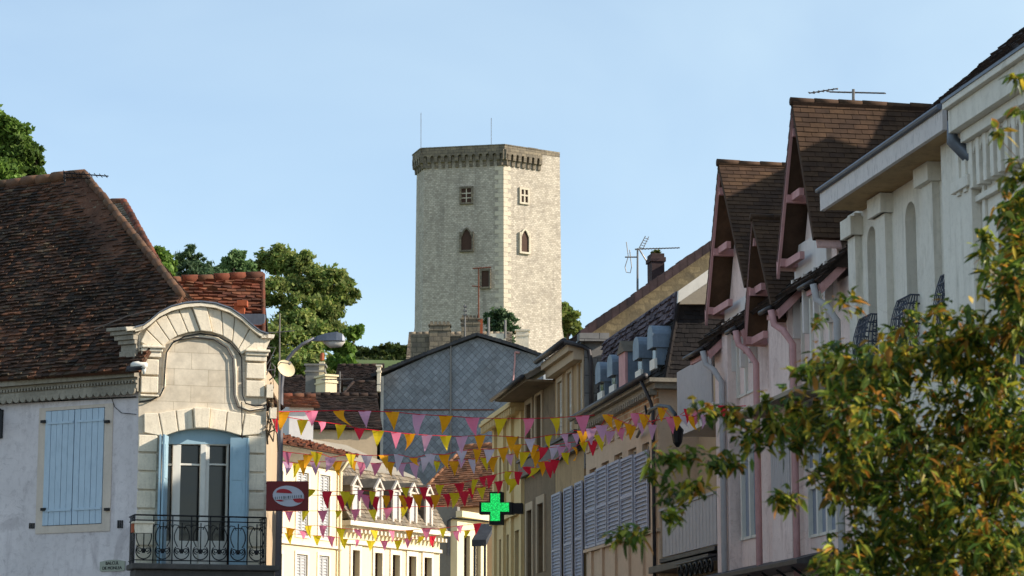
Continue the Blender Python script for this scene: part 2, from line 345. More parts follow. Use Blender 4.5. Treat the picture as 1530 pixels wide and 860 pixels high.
def fabric(name, c):
    m, t, b = newmat(name, 0.7, spec=0.2); c = lin(c); uv, ob = coords(t)
    col = mix(t, ramp(t, noise_n(t, ob, 3, 3), [(0.3, 0.0), (0.7, 1.0)]), tuple(x * 0.85 for x in c), c)
    t.links.new(col, b.inputs['Base Color']); tr = nd(t, 'ShaderNodeBsdfTranslucent'); t.links.new(col, tr.inputs['Color'])
    ms = nd(t, 'ShaderNodeMixShader'); ms.inputs[0].default_value = 0.4
    o = t.nodes['Material Output']; t.links.new(b.outputs[0], ms.inputs[1]); t.links.new(tr.outputs[0], ms.inputs[2]); t.links.new(ms.outputs[0], o.inputs[0]); return m
FL = {'o': fabric('orange_pennant', (246, 172, 30)), 'p': fabric('pink_pennant', (240, 134, 164)), 'l': fabric('lilac_pennant', (228, 176, 206)),
      'r': fabric('red_pennant', (226, 44, 66)), 'y': fabric('lime_yellow_pennant', (232, 206, 40)), 'w': fabric('white_pennant', (216, 206, 220))}

# ------------------------------------------------------------------ generic roof of separate tiles
def tile_roof(mb, poly, tw=0.18, th=0.12, thick=0.03, base=0.06, jit=0.4, edge=True):
    poly = [Vector(p) for p in poly]; n = planen(poly[0], poly[1], poly[2]); Z = Vector((0, 0, 1))
    t = Z.cross(n).normalized(); b = n.cross(t); O = poly[0]
    P = [((p - O).dot(t), (p - O).dot(b)) for p in poly]
    v0 = min(p[1] for p in P); v1 = max(p[1] for p in P)
    def rng(v):
        xs = []
        for i in range(len(P)):
            (ua, va), (ub, vb) = P[i], P[(i + 1) % len(P)]
            if (va - v) * (vb - v) <= 0 and abs(va - vb) > 1e-9: xs.append(ua + (ub - ua) * (v - va) / (vb - va))
        return (min(xs), max(xs)) if len(xs) > 1 else None
    if base: mb.prism([p - n * 0.01 for p in poly], -n * base)
    r = 0; v = v0
    while v < v1 - th * 0.2:
        g = rng(min(v + th * 0.5, v1 - 1e-4))
        if g:
            u = g[0] - (tw * 0.5 if r % 2 else 0) ; 
            while u < g[1]:
                a = max(u, g[0]); c = min(u + tw * 0.97, g[1])
                if c - a > tw * 0.12:
                    k = thick * (1 + random.uniform(-jit, jit)); k2 = thick * (1 + random.uniform(-jit, jit)); dv = random.uniform(-0.12, 0.12) * th * jit * 2
                    A = O + t * a + b * (v + dv) + n * k; B = O + t * c + b * (v + dv) + n * k2
                    D_ = O + t * a + b * min(v + th * 1.15, v1) + n * 0.004; E = O + t * c + b * min(v + th * 1.15, v1) + n * 0.004
                    i = len(mb.v); mb.v += [A, B, E, D_, A - n * k, B - n * k2]
                    mb.f.append((i, i + 1, i + 2, i + 3)); mb.f.append((i, i + 4, i + 5, i + 1)); mb.f.append((i, i + 3, i + 4)); mb.f.append((i + 1, i + 5, i + 2))
                u += tw
        r += 1; v += th
def ridge(mb, a, b, r=0.1, step=0.35):
    a, b = Vector(a), Vector(b); L = (b - a).length; k = max(1, int(L / step)); d = (b - a) / k
    for i in range(k):
        z = Vector((0, 0, random.uniform(-0.012, 0.012)))
        mb.tube([a + d * i - d * 0.06 + z, a + d * (i + 1) + z], [r * 1.12, r * 0.95], 8)

def louvre(mb, F, s0, s1, z0, z1, o, th=0.04, pitch=0.075, fr=0.055):
    mb.box(F, s0, s0 + fr, o - th, o, z0, z1); mb.box(F, s1 - fr, s1, o - th, o, z0, z1)
    zs = [z0, (z0 + z1) / 2 - fr / 2, z1 - fr]
    for z in zs: mb.box(F, s0 + fr, s1 - fr, o - th, o, z, z + fr)
    z = z0 + fr + 0.02
    while z < z1 - fr - 0.03:
        mb.prism([F.w(s0 + fr, o - 0.005, z), F.w(s1 - fr, o - 0.005, z), F.w(s1 - fr, o - th + 0.005, z + 0.04), F.w(s0 + fr, o - th + 0.005, z + 0.04)], (0, 0, 0.01)); z += pitch
    mb.box(F, s0 + fr, s1 - fr, o - th - 0.012, o - th, z0 + fr, z1 - fr)
def planks(mb, F, s0, s1, z0, z1, o, n=4, th=0.035):
    w_ = (s1 - s0) / n
    for i in range(n): mb.box(F, s0 + i * w_ + 0.005, s0 + (i + 1) * w_ - 0.005, o - th, o + random.uniform(-0.004, 0.004), z0, z1)
def window(F, root, h, o=-0.16, nm=2, nt=(0.68,), mat='white', gm='glass', fw=0.06, label=None):
    a, b, c, d = h[:4]; mb = MB()
    mb.box(F, a, a + fw, o - 0.05, o, c, d); mb.box(F, b - fw, b, o - 0.05, o, c, d)
    mb.box(F, a + fw, b - fw, o - 0.05, o, c, c + fw); mb.box(F, a + fw, b - fw, o - 0.05, o, d - fw, d)
    for i in range(1, nm):
        m = a + (b - a) * i / nm; mb.box(F, m - fw * .6, m + fw * .6, o - 0.045, o + 0.004, c + fw, d - fw)
    for q in nt:
        z = c + (d - c) * q; mb.box(F, a + fw, b - fw, o - 0.042, o - 0.006, z - 0.02, z + 0.02)
    wo = mb.build('window', M[mat], root, recalc=True, label=label)
    g = MB(); g.box(F, a + 0.01, b - 0.01, o - 0.075, o - 0.06, c + 0.01, d - 0.01); sub(g, 'pane', M[gm], wo)
    return wo

def surround(F, h, t, root, mat, o=.05, top=.2, sill=False):
    m = MB(); a, b, c, d = h[:4]; k = .1 if sill else 0
    pts = [(a - t, c - k), (a - t, d + top), (b + t, d + top), (b + t, c - k)]
    m.box(F, a - t, a, 0, o, c - k, d); m.box(F, b, b + t, 0, o, c - k, d); m.box(F, a - t, b + t, 0, o, d, d + top)
    if sill: m.box(F, a, b, 0, o, c - k, c)
    return m.build('window_surround', M[mat], root)
# ------------------------------------------------------------------ foliage
def leafcloud(mb, clusters, n, size, flat=0.0, aspect=0.6):
    tot = sum(c[1] ** 2 for c in clusters)
    for (c, r) in clusters:
        k = int(n * r * r / tot); subs = []
        for _ in range(16):
            d = Vector((random.gauss(0, 1), random.gauss(0, 1), random.gauss(0, 1))).normalized(); q = random.uniform(.35, 1.0) * r
            subs.append((Vector(c) + Vector((d.x * q, d.y * q, d.z * q * .85)), random.uniform(.16, .34) * r))
        for _ in range(k):
            sc0, sr0 = random.choice(subs); d = Vector((random.gauss(0, 1), random.gauss(0, 1), random.gauss(0, 1) * .75))
            p = sc0 + d * sr0 * .62
            a = Vector((random.gauss(0, 1), random.gauss(0, 1), random.gauss(0, 1) * (1 - flat))).normalized()
            b = a.orthogonal().normalized(); b.rotate(Matrix.Rotation(random.random() * 6.28, 3, a)); c2 = a.cross(b)
            s = size * random.uniform(0.6, 1.3)
            i = len(mb.v); mb.v += [p - b * s, p + c2 * s * aspect, p + b * s, p - c2 * s * aspect * 0.8]; mb.f.append((i, i + 1, i + 2, i + 3))
def make_tree(name, label, base, clusters, n, size, mat, tr=0.35, group=None, aspect=0.6):
    base = Vector(base); t = thing(name, label, 'tree', base, group)
    m = MB(); top = sum((Vector(c[0]) for c in clusters), Vector()) / len(clusters)
    mid = base.lerp(top, 0.55); mid.x += random.uniform(-.4, .4)
    m.tube([base, base.lerp(mid, .5), mid, top], [tr, tr * .8, tr * .6, tr * .25], 8)
    for c, r in clusters:
        c = Vector(c); st = base.lerp(top, random.uniform(.4, .8)); m.tube([st, st.lerp(c, .5) + Vector((0, 0, -.2)), c], [tr * .35, tr * .22, tr * .08], 6)
    m.build('trunk', M['bark'], t, smooth=True)
    l = MB(); leafcloud(l, clusters, n, size, aspect=aspect); l.build('crown', M[mat], t)
    return t
def blob(px, py, rpx, Y): return (at(px, py, Y), rpx * Y / FPX)

# ================================================================== SETTING
def struct(o): o['kind'] = 'structure'; return o
def hillz(x, y):
    def sm(a, b, v): v = max(0, min(1, (v - a) / (b - a))); return v * v * (3 - 2 * v)
    return 34.3 * sm(108, 238, y) * (1 - 0.6 * sm(330, 600, y)) * (1 - 0.75 * sm(90, 260, abs(x + 10))) + 0.5 * noise.noise(Vector((x * .03, y * .03, 0)))* sm(108, 160, y)
g = MB(); g.P([(-2500, -600, -0.02), (2500, -600, -0.02), (2500, 4500, -0.02), (-2500, 4500, -0.02)]); struct(g.build('ground', M['ground']))
g = MB(); nx, ny = 60, 60
for j in range(ny + 1):
    for i in range(nx + 1):
        x = -330 + 660 * i / nx; y = 100 + 560 * j / ny; g.v.append(Vector((x, y, max(hillz(x, y), -0.5) if 0 < i < nx and 0 < j < ny else -0.5)))
for j in range(ny):
    for i in range(nx):
        a = j * (nx + 1) + i; g.f.append((a, a + 1, a + nx + 2, a + nx + 1))
struct(g.build('hill', M['grass'], smooth=True))
RD = Vector((-.1711, .98525, 0)); RN = Vector((-.98525, -.1711, 0)); DW = 14.0
R = Frame((-RN.x * DW, -RN.y * DW), (RN.x, RN.y))
if R.d.dot(RD) < 0: R.d = -R.d      # s grows away from the camera
g = MB(); g.P([R.w(-20, 2.2, 0), R.w(106, 2.2, 0), R.w(106, 12.4, 0), R.w(-20, 24, 0)]); struct(g.build('road', M['asphalt']))
g = MB(); g.box(R, -20, 106, 0.0, 2.1, -0.02, 0.12); struct(g.build('pavement', M['paving']))
g = MB(); g.box(R, -20, 106, 2.1, 2.25, -0.02, 0.13); struct(g.build('kerb', M['kerb']))

# ================================================================== LEFT CORNER HOUSE
K = at(207, 700, 43.0)
n1 = Vector((0.30, -0.954, 0)); n2 = Vector((-0.476, -0.88, 0))
FC = Frame((K.x, K.y), (n1.x, n1.y)); FL_ = Frame((K.x, K.y), (n2.x, n2.y))
CH = thing('corner_house', 'corner house with big brown tiled roof, blue shutters and arched stone balcony front', 'house', (K.x - 1, K.y + 3, 0))
sL1 = FL_.s(-70); sC1 = FC.s(398)
zEl = FL_.z(100, 600)
# side wall
wx0, wx1, wyt, wyb = 70, 158, 611, 784
hw = FL_.rect(70, 158, 611, 784)
mb = MB(); lo, hi = min(sL1, 0), max(sL1, 0)
mb.holes(FL_, lo, hi, 0, FL_.z(207, 552), [hw], 0.2)
backp = [FL_.w(sL1, -0.2, 0), FL_.w(0, -0.2, 0), FC.w(0, -0.3, 0), FC.w(sC1, -0.3, 0), FC.w(sC1, -9, 0), FL_.w(sL1, -9, 0)]
mb.prism(backp, (0, 0, FL_.z(207, 556) - 0.05))
mb.build('wall', M['lav'], CH, recalc=False, label='white plastered side wall with stains')
# plain course line and window surround
mb = MB(); za, zb = FL_.z(100, 797), FL_.z(100, 800)
mb.box(FL_, lo, FL_.s(205), 0, 0.02, za - 0.03, za)
mb.build('string_course', M['lavstone'], CH)
sr = FL_.rect(60, 170, 606, 795); mb = MB()
mb.box(FL_, sr[0], hw[0], 0, 0.018, sr[2], sr[3]); mb.box(FL_, hw[1], sr[1], 0, 0.018, sr[2], sr[3]); mb.box(FL_, hw[0], hw[1], 0, 0.018, sr[2], hw[2]); mb.box(FL_, hw[0], hw[1], 0, 0.018, hw[3], sr[3])
mb.build('window_surround', M['lavstone'], CH, recalc=True)
mids = (hw[0] + hw[1]) / 2
for a, b in ((hw[0] + .005, mids - .006), (mids + .006, hw[1] - .005)):
    mb = MB(); planks(mb, FL_, a, b, hw[2] + .01, hw[3] - .01, 0.03, 5)
    o = mb.build('shutter', M['blue'], CH, recalc=True, label='closed pale blue plank shutter')
    mb = MB()
    for y in (630, 761):
        z = FL_.z(114, y); mb.box(FL_, a + 0.01, b - 0.06, 0.032, 0.045, z - 0.02, z + 0.02)
    sub(mb, 'strap_hinge', M['blue'], o)
for x in (67, 162):
    for y in (630, 761):
        mb = MB(); s_, z = FL_.px(x, y); mb.box(FL_, s_ - .05, s_ + .05, 0, .07, z - .025, z + .025);
        mb.build('hinge_pintle', M['iron'], CH)
# frieze with scallops
mb = MB(); zt = FL_.z(100, 560, .2); zm = FL_.z(100, 589, .2); zbt = FL_.z(100, 599, .2)
mb.box(FL_, lo, -0.02 if lo < 0 else hi, 0, 0.10, zm - .02, zt); mb.box(FL_, lo, hi - .02, .10, .2, zt - .12, zt)
mb.build('eaves_cornice', M['cornice_grey'], CH, recalc=True)
mb = MB(); s_ = lo + .02
while s_ < hi - .16:
    w_ = .155; zz = zm + .03; pts = [FL_.w(s_, .1, zz), FL_.w(s_ + w_, .1, zz)]
    for q in range(0, 9):
        an = math.pi * q / 8; pts.append(FL_.w(s_ + w_ / 2 + w_ / 2 * math.cos(an), .1, zz - .02 - .09 * math.sin(an)))
    mb.prism(pts, FL_.n * .05); s_ += w_
mb.box(FL_, lo, hi - .02, .1, .13, zm + .03, zm + .1)
s_ = lo
while s_ < hi - .05:
    mb.box(FL_, s_, s_ + .035, .1, .15, zm + .13, zm + .18); s_ += .07
mb.build('scalloped_frieze', M['cornice_grey'], CH, recalc=True, label='grey frieze with a row of scallops and small dentils')
mb = MB(); za = FL_.z(100, 558.5, .35)
mb.tube([FL_.w(lo, .36, za - .05), FL_.w(lo * .5, .36, za), FL_.w(-.35, .36, za + .03)], .06, 8); mb.build('gutter', M['gutter'], CH, smooth=True)
mb = MB(); mb.tube([FL_.w(-.38, .36, za + .03), FL_.w(-.12, .38, za + .06), FC.w(.02 * (1 if sC1 > 0 else -1), .1, za + .16)], [.065, .06, .03], 8)
mb.cyl(FL_.w(-.34, .36, za - .01), FL_.w(-.34, .36, za - .12), .04, .02); mb.build('gutter_end', M['white'], CH, smooth=True, label='white painted gutter end with spout')
# main roof
eL = FL_.w(lo, .3, za + .02); nroof = Vector((n2.x * math.sin(R_(50)), n2.y * math.sin(R_(50)), math.cos(R_(50))))
def onroof(px, py): return hit(px, py, eL, nroof)
pA, pB, pC = onroof(-70, 281), onroof(126, 266), onroof(272, 441)
pB.z = pA.z = (pA.z + pB.z) / 2
pD = onroof(206, 552); pE = FL_.w(lo, .3, za + .02)
pE2 = onroof(-70, 570)
mb = MB(); tile_roof(mb, [pE2, pD, pC, pB, pA], .16, .105, .038, jit=.6)
RO = mb.build('roof', M['tile_old'], CH)
back = n2 * -1
qA = pA + back * 5.2 + Vector((0, 0, pE.z - pA.z)); hipn = pC + Vector((1.2, 7.5, 0)); hipn.z = pC.z - 1.0
mb = MB(); tile_roof(mb, [pC, Vector((hipn.x, hipn.y, pC.z - 1.2)), pB], .2, .14, .03); mb.P([pB, Vector((hipn.x, hipn.y, pC.z - 1.2)), qA]); mb.P([pA, pB, qA])
sub(mb, 'back_slope', M['tile_old'], RO)
mb = MB(); ridge(mb, pA, pB, .11, .4); ridge(mb, pB, pC, .075, .3); sub(mb, 'ridge_tiles', M['ridge_old'], RO, smooth=True)

# --- chamfered stone front
zc = lambda x, y, o=0: FC.z(x, y, o)
sc_ = lambda x, o=0: FC.s(x, o)
def cpoly(mb, pts, o0, o1): mb.prism([FC.W(x, y, 0) + FC.n * o0 for x, y in pts], FC.n * (o1 - o0))
ARC = [(200, 492), (212, 489), (222, 482), (236, 470), (254, 461), (276, 455.5), (298, 454), (320, 456.5), (342, 464), (360, 476), (374, 489), (386, 498), (398, 502)]
mb = MB()
cpoly(mb, [(207, 905), (207, 648), (242, 648), (242, 905)], -.3, 0)
cpoly(mb, [(368, 905), (368, 648), (398, 648), (398, 905)], -.3, 0)
arch = [(242, 654), (255, 647), (275, 642), (300, 640), (330, 642), (352, 647), (368, 654)]
cpoly(mb, [(207, 648)] + [(207, 600)] + [(398, 606)] + [(398, 648)] + [(368, 648.1)] + arch[::-1][1:-1] + [(242, 648.1)], -.3, 0)
cpoly(mb, [(207, 600), (207, 494)] + [p for p in ARC if p[0] > 208] + [(398, 606)], -.3, 0)
# wall below frame to ground
a0, a1 = sorted((sc_(207), sc_(398))); mb.box(FC, a0, a1, -.3, 0, 0, zc(300, 905))
# solid dormer body behind
mb.prism([FC.W(x, y, 0) - FC.n * .3 for x, y in [(209, 600), (209, 494)] + [p for p in ARC if p[0] > 210][:-1] + [(396, 504), (396, 606)]], -FC.n * 2.2)
mb.build('stone_front', M['lime'], CH, recalc=True, label='sunlit pale limestone front with curved gable')
# arch voussoirs
IN = [(236, 527), (243, 518), (252, 509), (264, 502), (280, 497), (298, 495), (316, 497), (332, 502), (346, 511), (355, 522), (360, 530)]
OUT = [(209, 512), (218, 493), (232, 480), (247, 470), (266, 463), (285, 459.5), (308, 460), (330, 465), (350, 474), (372, 492), (393, 512)]
mb = MB()
def lerp2(a, b, t): return (a[0] + (b[0] - a[0]) * t, a[1] + (b[1] - a[1]) * t)
for i in range(10):
    a, b, c, d = IN[i], IN[i + 1], OUT[i + 1], OUT[i]; g_ = .03
    key = i == 5
    cpoly(mb, [lerp2(a, b, g_), lerp2(b, a, g_), lerp2(c, d, g_), lerp2(d, c, g_)], 0.0, .075 if not key else .12)
cpoly(mb, [(209, 513), (235, 528), (235, 520)], 0, .07)
mb.build('gable_arch_stones', M['lime_block'], CH, recalc=True, bevel=.012)
mb = MB()
TJ = [(214, 618), (236, 617), (262, 613), (287, 610), (313, 610), (339, 614), (365, 618), (392, 622)]
BJ = [(214, 646), (243, 652), (266, 644), (289, 640), (311, 640), (336, 644), (360, 651), (392, 648)]
for i in range(7):
    cpoly(mb, [lerp2(BJ[i], BJ[i + 1], .03), lerp2(BJ[i + 1], BJ[i], .03), lerp2(TJ[i + 1], TJ[i], .03), lerp2(TJ[i], TJ[i + 1], .03)], 0, .05 if i != 3 else .13)
mb.build('arch_stones', M['lime_block'], CH, recalc=True, bevel=.012, label='wedge shaped stones of the flat arch')
# capitals, pilaster blocks, quoins
mb = MB()
def cbox(x0, x1, y0, y1, o1, o0=0): a, b, c, d = FC.rect(x0, x1, y0, y1); mb.box(FC, a, b, o0, o1, c, d)
cbox(208, 243, 517, 521, .16); cbox(208, 240, 521, 526, .12); cbox(208, 238, 526, 534, .09)
cbox(363, 400, 523, 527, .16); cbox(364, 398, 527, 532, .12); cbox(364, 396, 532, 540, .09)
_cap = mb; caps = {}
for nm, blocks in (('left', [(209, 235, 537, 560, .07), (209, 235, 563, 587, .07), (208, 236, 590, 593, .1)]), ('right', [(366, 394, 543, 566, .07), (366, 394, 569, 593, .07)])):
    for bl in blocks: cbox(*bl)
mb.build('pilaster_stones', M['lime_block'], CH, recalc=True, bevel=.015)
for xa, xb, dy in ((208, 236, 0), (371, 397, 2)):
    mb = MB()
    for k in range(9): cbox(xa, xb, 650 + k * 28 + dy, 675 + k * 28 + dy, .045)
    mb.build('quoin_blocks', M['lime_block'], CH, recalc=True, bevel=.015)
# inner panel moulding
mb = MB()
PM = [(209, 597), (228, 596), (240, 588), (245, 575), (245, 545), (247, 528), (256, 514), (270, 506), (298, 502), (325, 506), (341, 517), (350, 532), (352, 560), (352, 590), (358, 606), (370, 612), (394, 611)]
mb.tube([FC.W(x, y) + FC.n * .02 for x, y in PM], .03, 8)
mb.build('panel_moulding', M['lime_block'], CH, smooth=True)
# curved cornice in zinc & stone
mb = MB()
for i in range(len(ARC) - 1):
    a, b = ARC[i], ARC[i + 1]; cpoly(mb, [a, b, (b[0], b[1] + 5), (a[0], a[1] + 5)], -.05, .17)
cpoly(mb, [(186, 490), (212, 489), (212, 494), (188, 496)], -.05, .17); cpoly(mb, [(390, 500), (408, 501.5), (406, 507), (388, 506)], -.05, .17)
cpoly(mb, [(386, 506), (403, 507), (396, 523), (366, 523)], 0, .1)
mb.build('curved_cornice', M['lime_block'], CH, recalc=True)
mb = MB()
for i in range(len(ARC) - 1):
    a, b = ARC[i], ARC[i + 1]; A = FC.W(*a) + FC.n * .19 + Vector((0, 0, .012)); B = FC.W(*b) + FC.n * .19 + Vector((0, 0, .012))
    mb.prism([A, B, B - FC.n * 2.6, A - FC.n * 2.6], (0, 0, .025))
mb.build('zinc_roofing', M['zinc'], CH, recalc=True, label='curved zinc roof over the arched dormer')
mb = MB(); apx = FC.W(274, 438) - FC.n * .6; bz = FC.W(274, 456) - FC.n * .6
mb.prism([FC.W(256, 457) - FC.n * .6, FC.W(293, 457) - FC.n * .6, apx], -FC.n * .35); mb.build('pointed_finial', M['lime_block'], CH, recalc=True)
# left return of the cornice (faces the side street)
mb = MB()
def lpoly(pts, o0, o1): mb.prism([FL_.W(x, y, 0) + FL_.n * o0 for x, y in pts], FL_.n * (o1 - o0))
for i, (x0, y0, y1, o_) in enumerate(((170, 492, 497, .28), (174, 497, 503, .24), (178, 503, 510, .2), (182, 510, 516, .16), (184, 516, 526, .11), (183, 526, 540, .14), (181, 540, 552, .1))):
    a, b, c, d = FL_.rect(x0, 207, y0, y1); mb.box(FL_, a, b, -.6, o_, c, d)
mb.build('side_cornice', M['cornice_grey'], CH, recalc=True, bevel=.01, label='grey stepped cornice block on the shaded side')
# window of the front
WH = FC.rect(242, 368, 655, 905)
mb = MB(); cpoly(mb, [(243, 655), (243, 662), (367, 662), (367, 655)] + arch[::-1][1:-1], -.2, -.12)
mb.build('arched_header', M['blue2'], CH, recalc=True)
fw = MB()
def fbox(x0, x1, y0, y1, o0, o1, m=None):
    a, b, c, d = FC.rect(x0, x1, y0, y1); (m or fw).box(FC, a, b, o0, o1, c, d)
fbox(250, 254, 658, 850, -.24, -.16); fbox(343, 346, 658, 850, -.24, -.16); fbox(250, 346, 658, 663, -.24, -.14)
fbox(262, 274, 663, 850, -.23, -.13); fbox(303, 311, 663, 850, -.2, -.1); fbox(311, 317, 663, 850, -.23, -.15)
fbox(254, 262, 691, 694, -.23, -.17); fbox(274, 303, 691, 694, -.23, -.17); fbox(317, 343, 691, 694, -.23, -.17)
fbox(254, 262, 807, 850, -.23, -.17); fbox(274, 303, 807, 850, -.23, -.17); fbox(317, 343, 807, 850, -.23, -.17)
wo = fw.build('french_window', M['white'], CH, recalc=True, bevel=.006, label='white french window in the arched stone front')
g = MB(); fbox(252, 345, 660, 812, -.28, -.255, g); sub(g, 'pane', M['curtain'], wo)
mb = MB(); fbox(243, 368, 905, 906, -.29, -.2, mb); fbox(243, 251, 655, 905, -.29, -.2, mb); fbox(346, 368, 655, 905, -.29, -.2, mb); mb.build('window_lining', M['brownwood'], CH)
# folded shutters
mb = MB()
A = FC.w(sc_(242), .0, 0); z0, z1 = zc(244, 848), zc(244, 652)
def leafpanel(mb, p, q, z0, z1, th=.035):
    p, q = Vector(p), Vector(q); nn = (q - p).cross(Vector((0, 0, 1))).normalized() * th
    L = q - p
    mb.prism([p + Vector((0, 0, z0)), q + Vector((0, 0, z0)), q + Vector((0, 0, z1)), p + Vector((0, 0, z1))], nn)
    for a, b in ((.08, .34), (.37, .64), (.67, .93)):
        h0, h1 = z0 + (z1 - z0) * a, z0 + (z1 - z0) * b
        for sgn in (nn * 1.0, nn * -.25):
            mb.prism([p + L * .18 + sgn + Vector((0, 0, h0)), q - L * .18 + sgn + Vector((0, 0, h0)), q - L * .18 + sgn + Vector((0, 0, h1)), p + L * .18 + sgn + Vector((0, 0, h1))], nn * .25)
g0 = lambda x, o: FC.w(sc_(x), o, 0)
leafpanel(mb, g0(243, .01), g0(238, .36), z0, z1); mb.build('shutter', M['blue2'], CH, recalc=True, label='folded pale blue shutter left of the french window')
mb = MB(); leafpanel(mb, g0(239.5, .37), g0(250, .04), z0, z1); mb.build('shutter', M['blue2'], CH, recalc=True, label='inner leaf of the folded left shutter')
mb = MB(); leafpanel(mb, g0(344, .10), g0(366, .16), zc(355, 848), zc(355, 655)); mb.build('shutter', M['blue2'], CH, recalc=True, label='pale blue shutter folded flat right of the french window')
mb = MB(); leafpanel(mb, g0(366, .17), g0(371, .02), zc(355, 848), zc(355, 655)); mb.build('shutter', M['blue2'], CH, recalc=True, label='edge leaf of the folded right shutter')
# balcony
mb = MB(); o_b = .62
s0, s1 = sorted((sc_(205, .0), sc_(402, .0))); zt = zc(300, 843, .6); dz = lambda: 0
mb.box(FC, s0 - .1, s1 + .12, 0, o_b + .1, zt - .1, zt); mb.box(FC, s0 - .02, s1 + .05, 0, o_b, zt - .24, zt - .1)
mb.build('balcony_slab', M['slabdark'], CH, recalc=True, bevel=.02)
rb = MB(); s0r, s1r = sorted((sc_(206, o_b), sc_(401, o_b))); zr = zc(300, 771, o_b); L = s1r - s0r; z_b = zt + .06
for z in (zr, zr - .09, z_b): rb.tube([FC.w(s0r, .02, z), FC.w(s0r, o_b, z), FC.w(s1r, o_b, z), FC.w(s1r, .02, z)], .016 if z == zr else .011, 6)
nb = 7
for i in range(nb + 1):
    s_ = s0r + L * i / nb; rb.cyl(FC.w(s_, o_b, zt), FC.w(s_, o_b, zr), .012, n=6)
def scroll(cs, cz, r, sgn, turns=1.4, o=o_b):
    pts = []
    for q in range(22):
        a = math.pi * 1.5 + sgn * q / 21 * turns * 2 * math.pi; rr = r * (1 - .8 * q / 21); pts.append(FC.w(cs + math.cos(a) * rr, o, cz + math.sin(a) * rr))
    return pts
for i in range(nb):
    c = s0r + L * (i + .5) / nb; w_ = L / nb; r = w_ * .4; zb_ = z_b + r + .02
    pts = [FC.w(c + math.cos(a) * r, o_b, zb_ + math.sin(a) * r) for a in [math.pi * (.78 + 1.44 * q / 16) for q in range(17)]]
    rb.tube(pts, .011, 6)
    for sg in (-1, 1):
        rb.tube(scroll(c + sg * r * .5, zb_ + r * .12, r * .42, sg), .010, 6)
        hp = [FC.w(c + sg * (r * (.55 + .45 * math.sin(q / 10 * math.pi))), o_b, zb_ + r * .65 + q / 10 * (zr - .2 - zb_ - r * .65)) for q in range(11)]
        rb.tube(hp, .010, 6)
        e = c + sg * w_ * .5; rb.tube([FC.w(e - sg * .13, o_b, zr - .24), FC.w(e - sg * .1, o_b, zr - .17), FC.w(e - sg * .03, o_b, zr - .16), FC.w(e, o_b, zr - .21)], .009, 5)
    rb.cyl(FC.w(c, o_b, zb_), FC.w(c, o_b, zr - .12), .011, n=6)
    rb.cyl(FC.w(c - .07, o_b, zr - .2), FC.w(c + .07, o_b, zr - .2), .01, n=6)
    rb.cyl(FC.w(c, o_b, zb_ - .03), FC.w(c, o_b, zb_ + .05), .03, n=8)
for sx in (s0r, s1r):
    for q in range(1, 4): rb.cyl(FC.w(sx, o_b * q / 4, zt), FC.w(sx, o_b * q / 4, zr), .011, n=6)
rb.build('balcony_railing', M['iron'], CH, smooth=True, label='black wrought iron railing with scrolls')
# planter hung on the rail
PL = thing('planter_box', 'small terracotta and white planter hung on the left end of the iron balcony', 'planter', FC.w(s1r if sC1 < 0 else s0r, o_b, zr - .3))
eS = s1r if sC1 < 0 else s0r; sg = -1 if sC1 < 0 else 1
mb = MB(); q0, q1 = sorted((eS - sg * .05, eS + sg * .3)); 
mb.prism([FC.w(q0 + .03, o_b + .04, zr - .33), FC.w(q1 - .03, o_b + .04, zr - .33), FC.w(q1, o_b + .02, zr - .15), FC.w(q0, o_b + .02, zr - .15)], FC.n * .18)
mb.box(FC, q0 - .015, q1 + .015, o_b + .01, o_b + .23, zr - .16, zr - .13)
mb.build('trough', M['lime_block'], PL, recalc=True)
mb = MB(); mb.box(FC, (q1 if sC1 < 0 else q0) - .015, (q1 if sC1 < 0 else q0) + .02, o_b + .03, o_b + .21, zr - .32, zr - .17); mb.build('end_panel', M['terracotta'], PL, recalc=True)
for x, y in ((177, 783), (45, 787)):
    mb = MB()
    for q in range(3):
        s_, z = FL_.px(x + q * 3, y); mb.box(FL_, s_ - .012, s_ + .012, 0, .02, z - (.07 if x > 100 else .03), z + .07)
    mb.build('vent_slits', M['iron'], CH)
# street name plate
def text_mesh(txt, size, F, s_, o, z, mat, name, parent, flip=1, ext=.004, align='CENTER'):
    cu = bpy.data.curves.new(name, 'FONT'); cu.body = txt; cu.size = size; cu.extrude = ext; cu.align_x = align; cu.align_y = 'CENTER'
    to = bpy.data.objects.new(name + '_tmp', cu); C.objects.link(to)
    bpy.context.view_layer.update(); dg = bpy.context.evaluated_depsgraph_get(); me = bpy.data.meshes.new_from_object(to.evaluated_get(dg))
    bpy.data.objects.remove(to); X = Vector((0, 0, 1)).cross(F.n); X = X if True else X
    Mx = Matrix.Identity(4)
    for i, v in enumerate((X, Vector((0, 0, 1)), F.n)):
        for r in range(3): Mx[r][i] = v[r]
    Mx.translation = F.w(s_, o, z); me.transform(parent.matrix_world.inverted() @ Mx); me.materials.clear(); me.materials.append(mat)
    ob = bpy.data.objects.new(name, me); C.objects.link(ob); ob.parent = parent; return ob
sp0, sp1, zp0, zp1 = FL_.rect(157, 194, 836, 853); cxs = (sp0 + sp1) / 2
PT = thing('street_name_plate', 'small cream enamel street name plate low on the white wall beside the balcony', 'street sign', FL_.w(cxs, 0, zp0))
mb = MB(); h = zp1 - zp0; w2 = (sp1 - sp0) / 2
mb.prism([FL_.w(cxs - w2, .005, zp0 + .02), FL_.w(cxs - w2 + .03, .005, zp0), FL_.w(cxs + w2 - .03, .005, zp0), FL_.w(cxs + w2, .005, zp0 + .02), FL_.w(cxs + w2, .005, zp1 - .03), FL_.w(cxs + w2 * .3, .005, zp1), FL_.w(cxs - w2 * .35, .005, zp1), FL_.w(cxs - w2, .005, zp1 - .03)], FL_.n * .015)
mb.build('plate', M['platec'], PT, recalc=True)
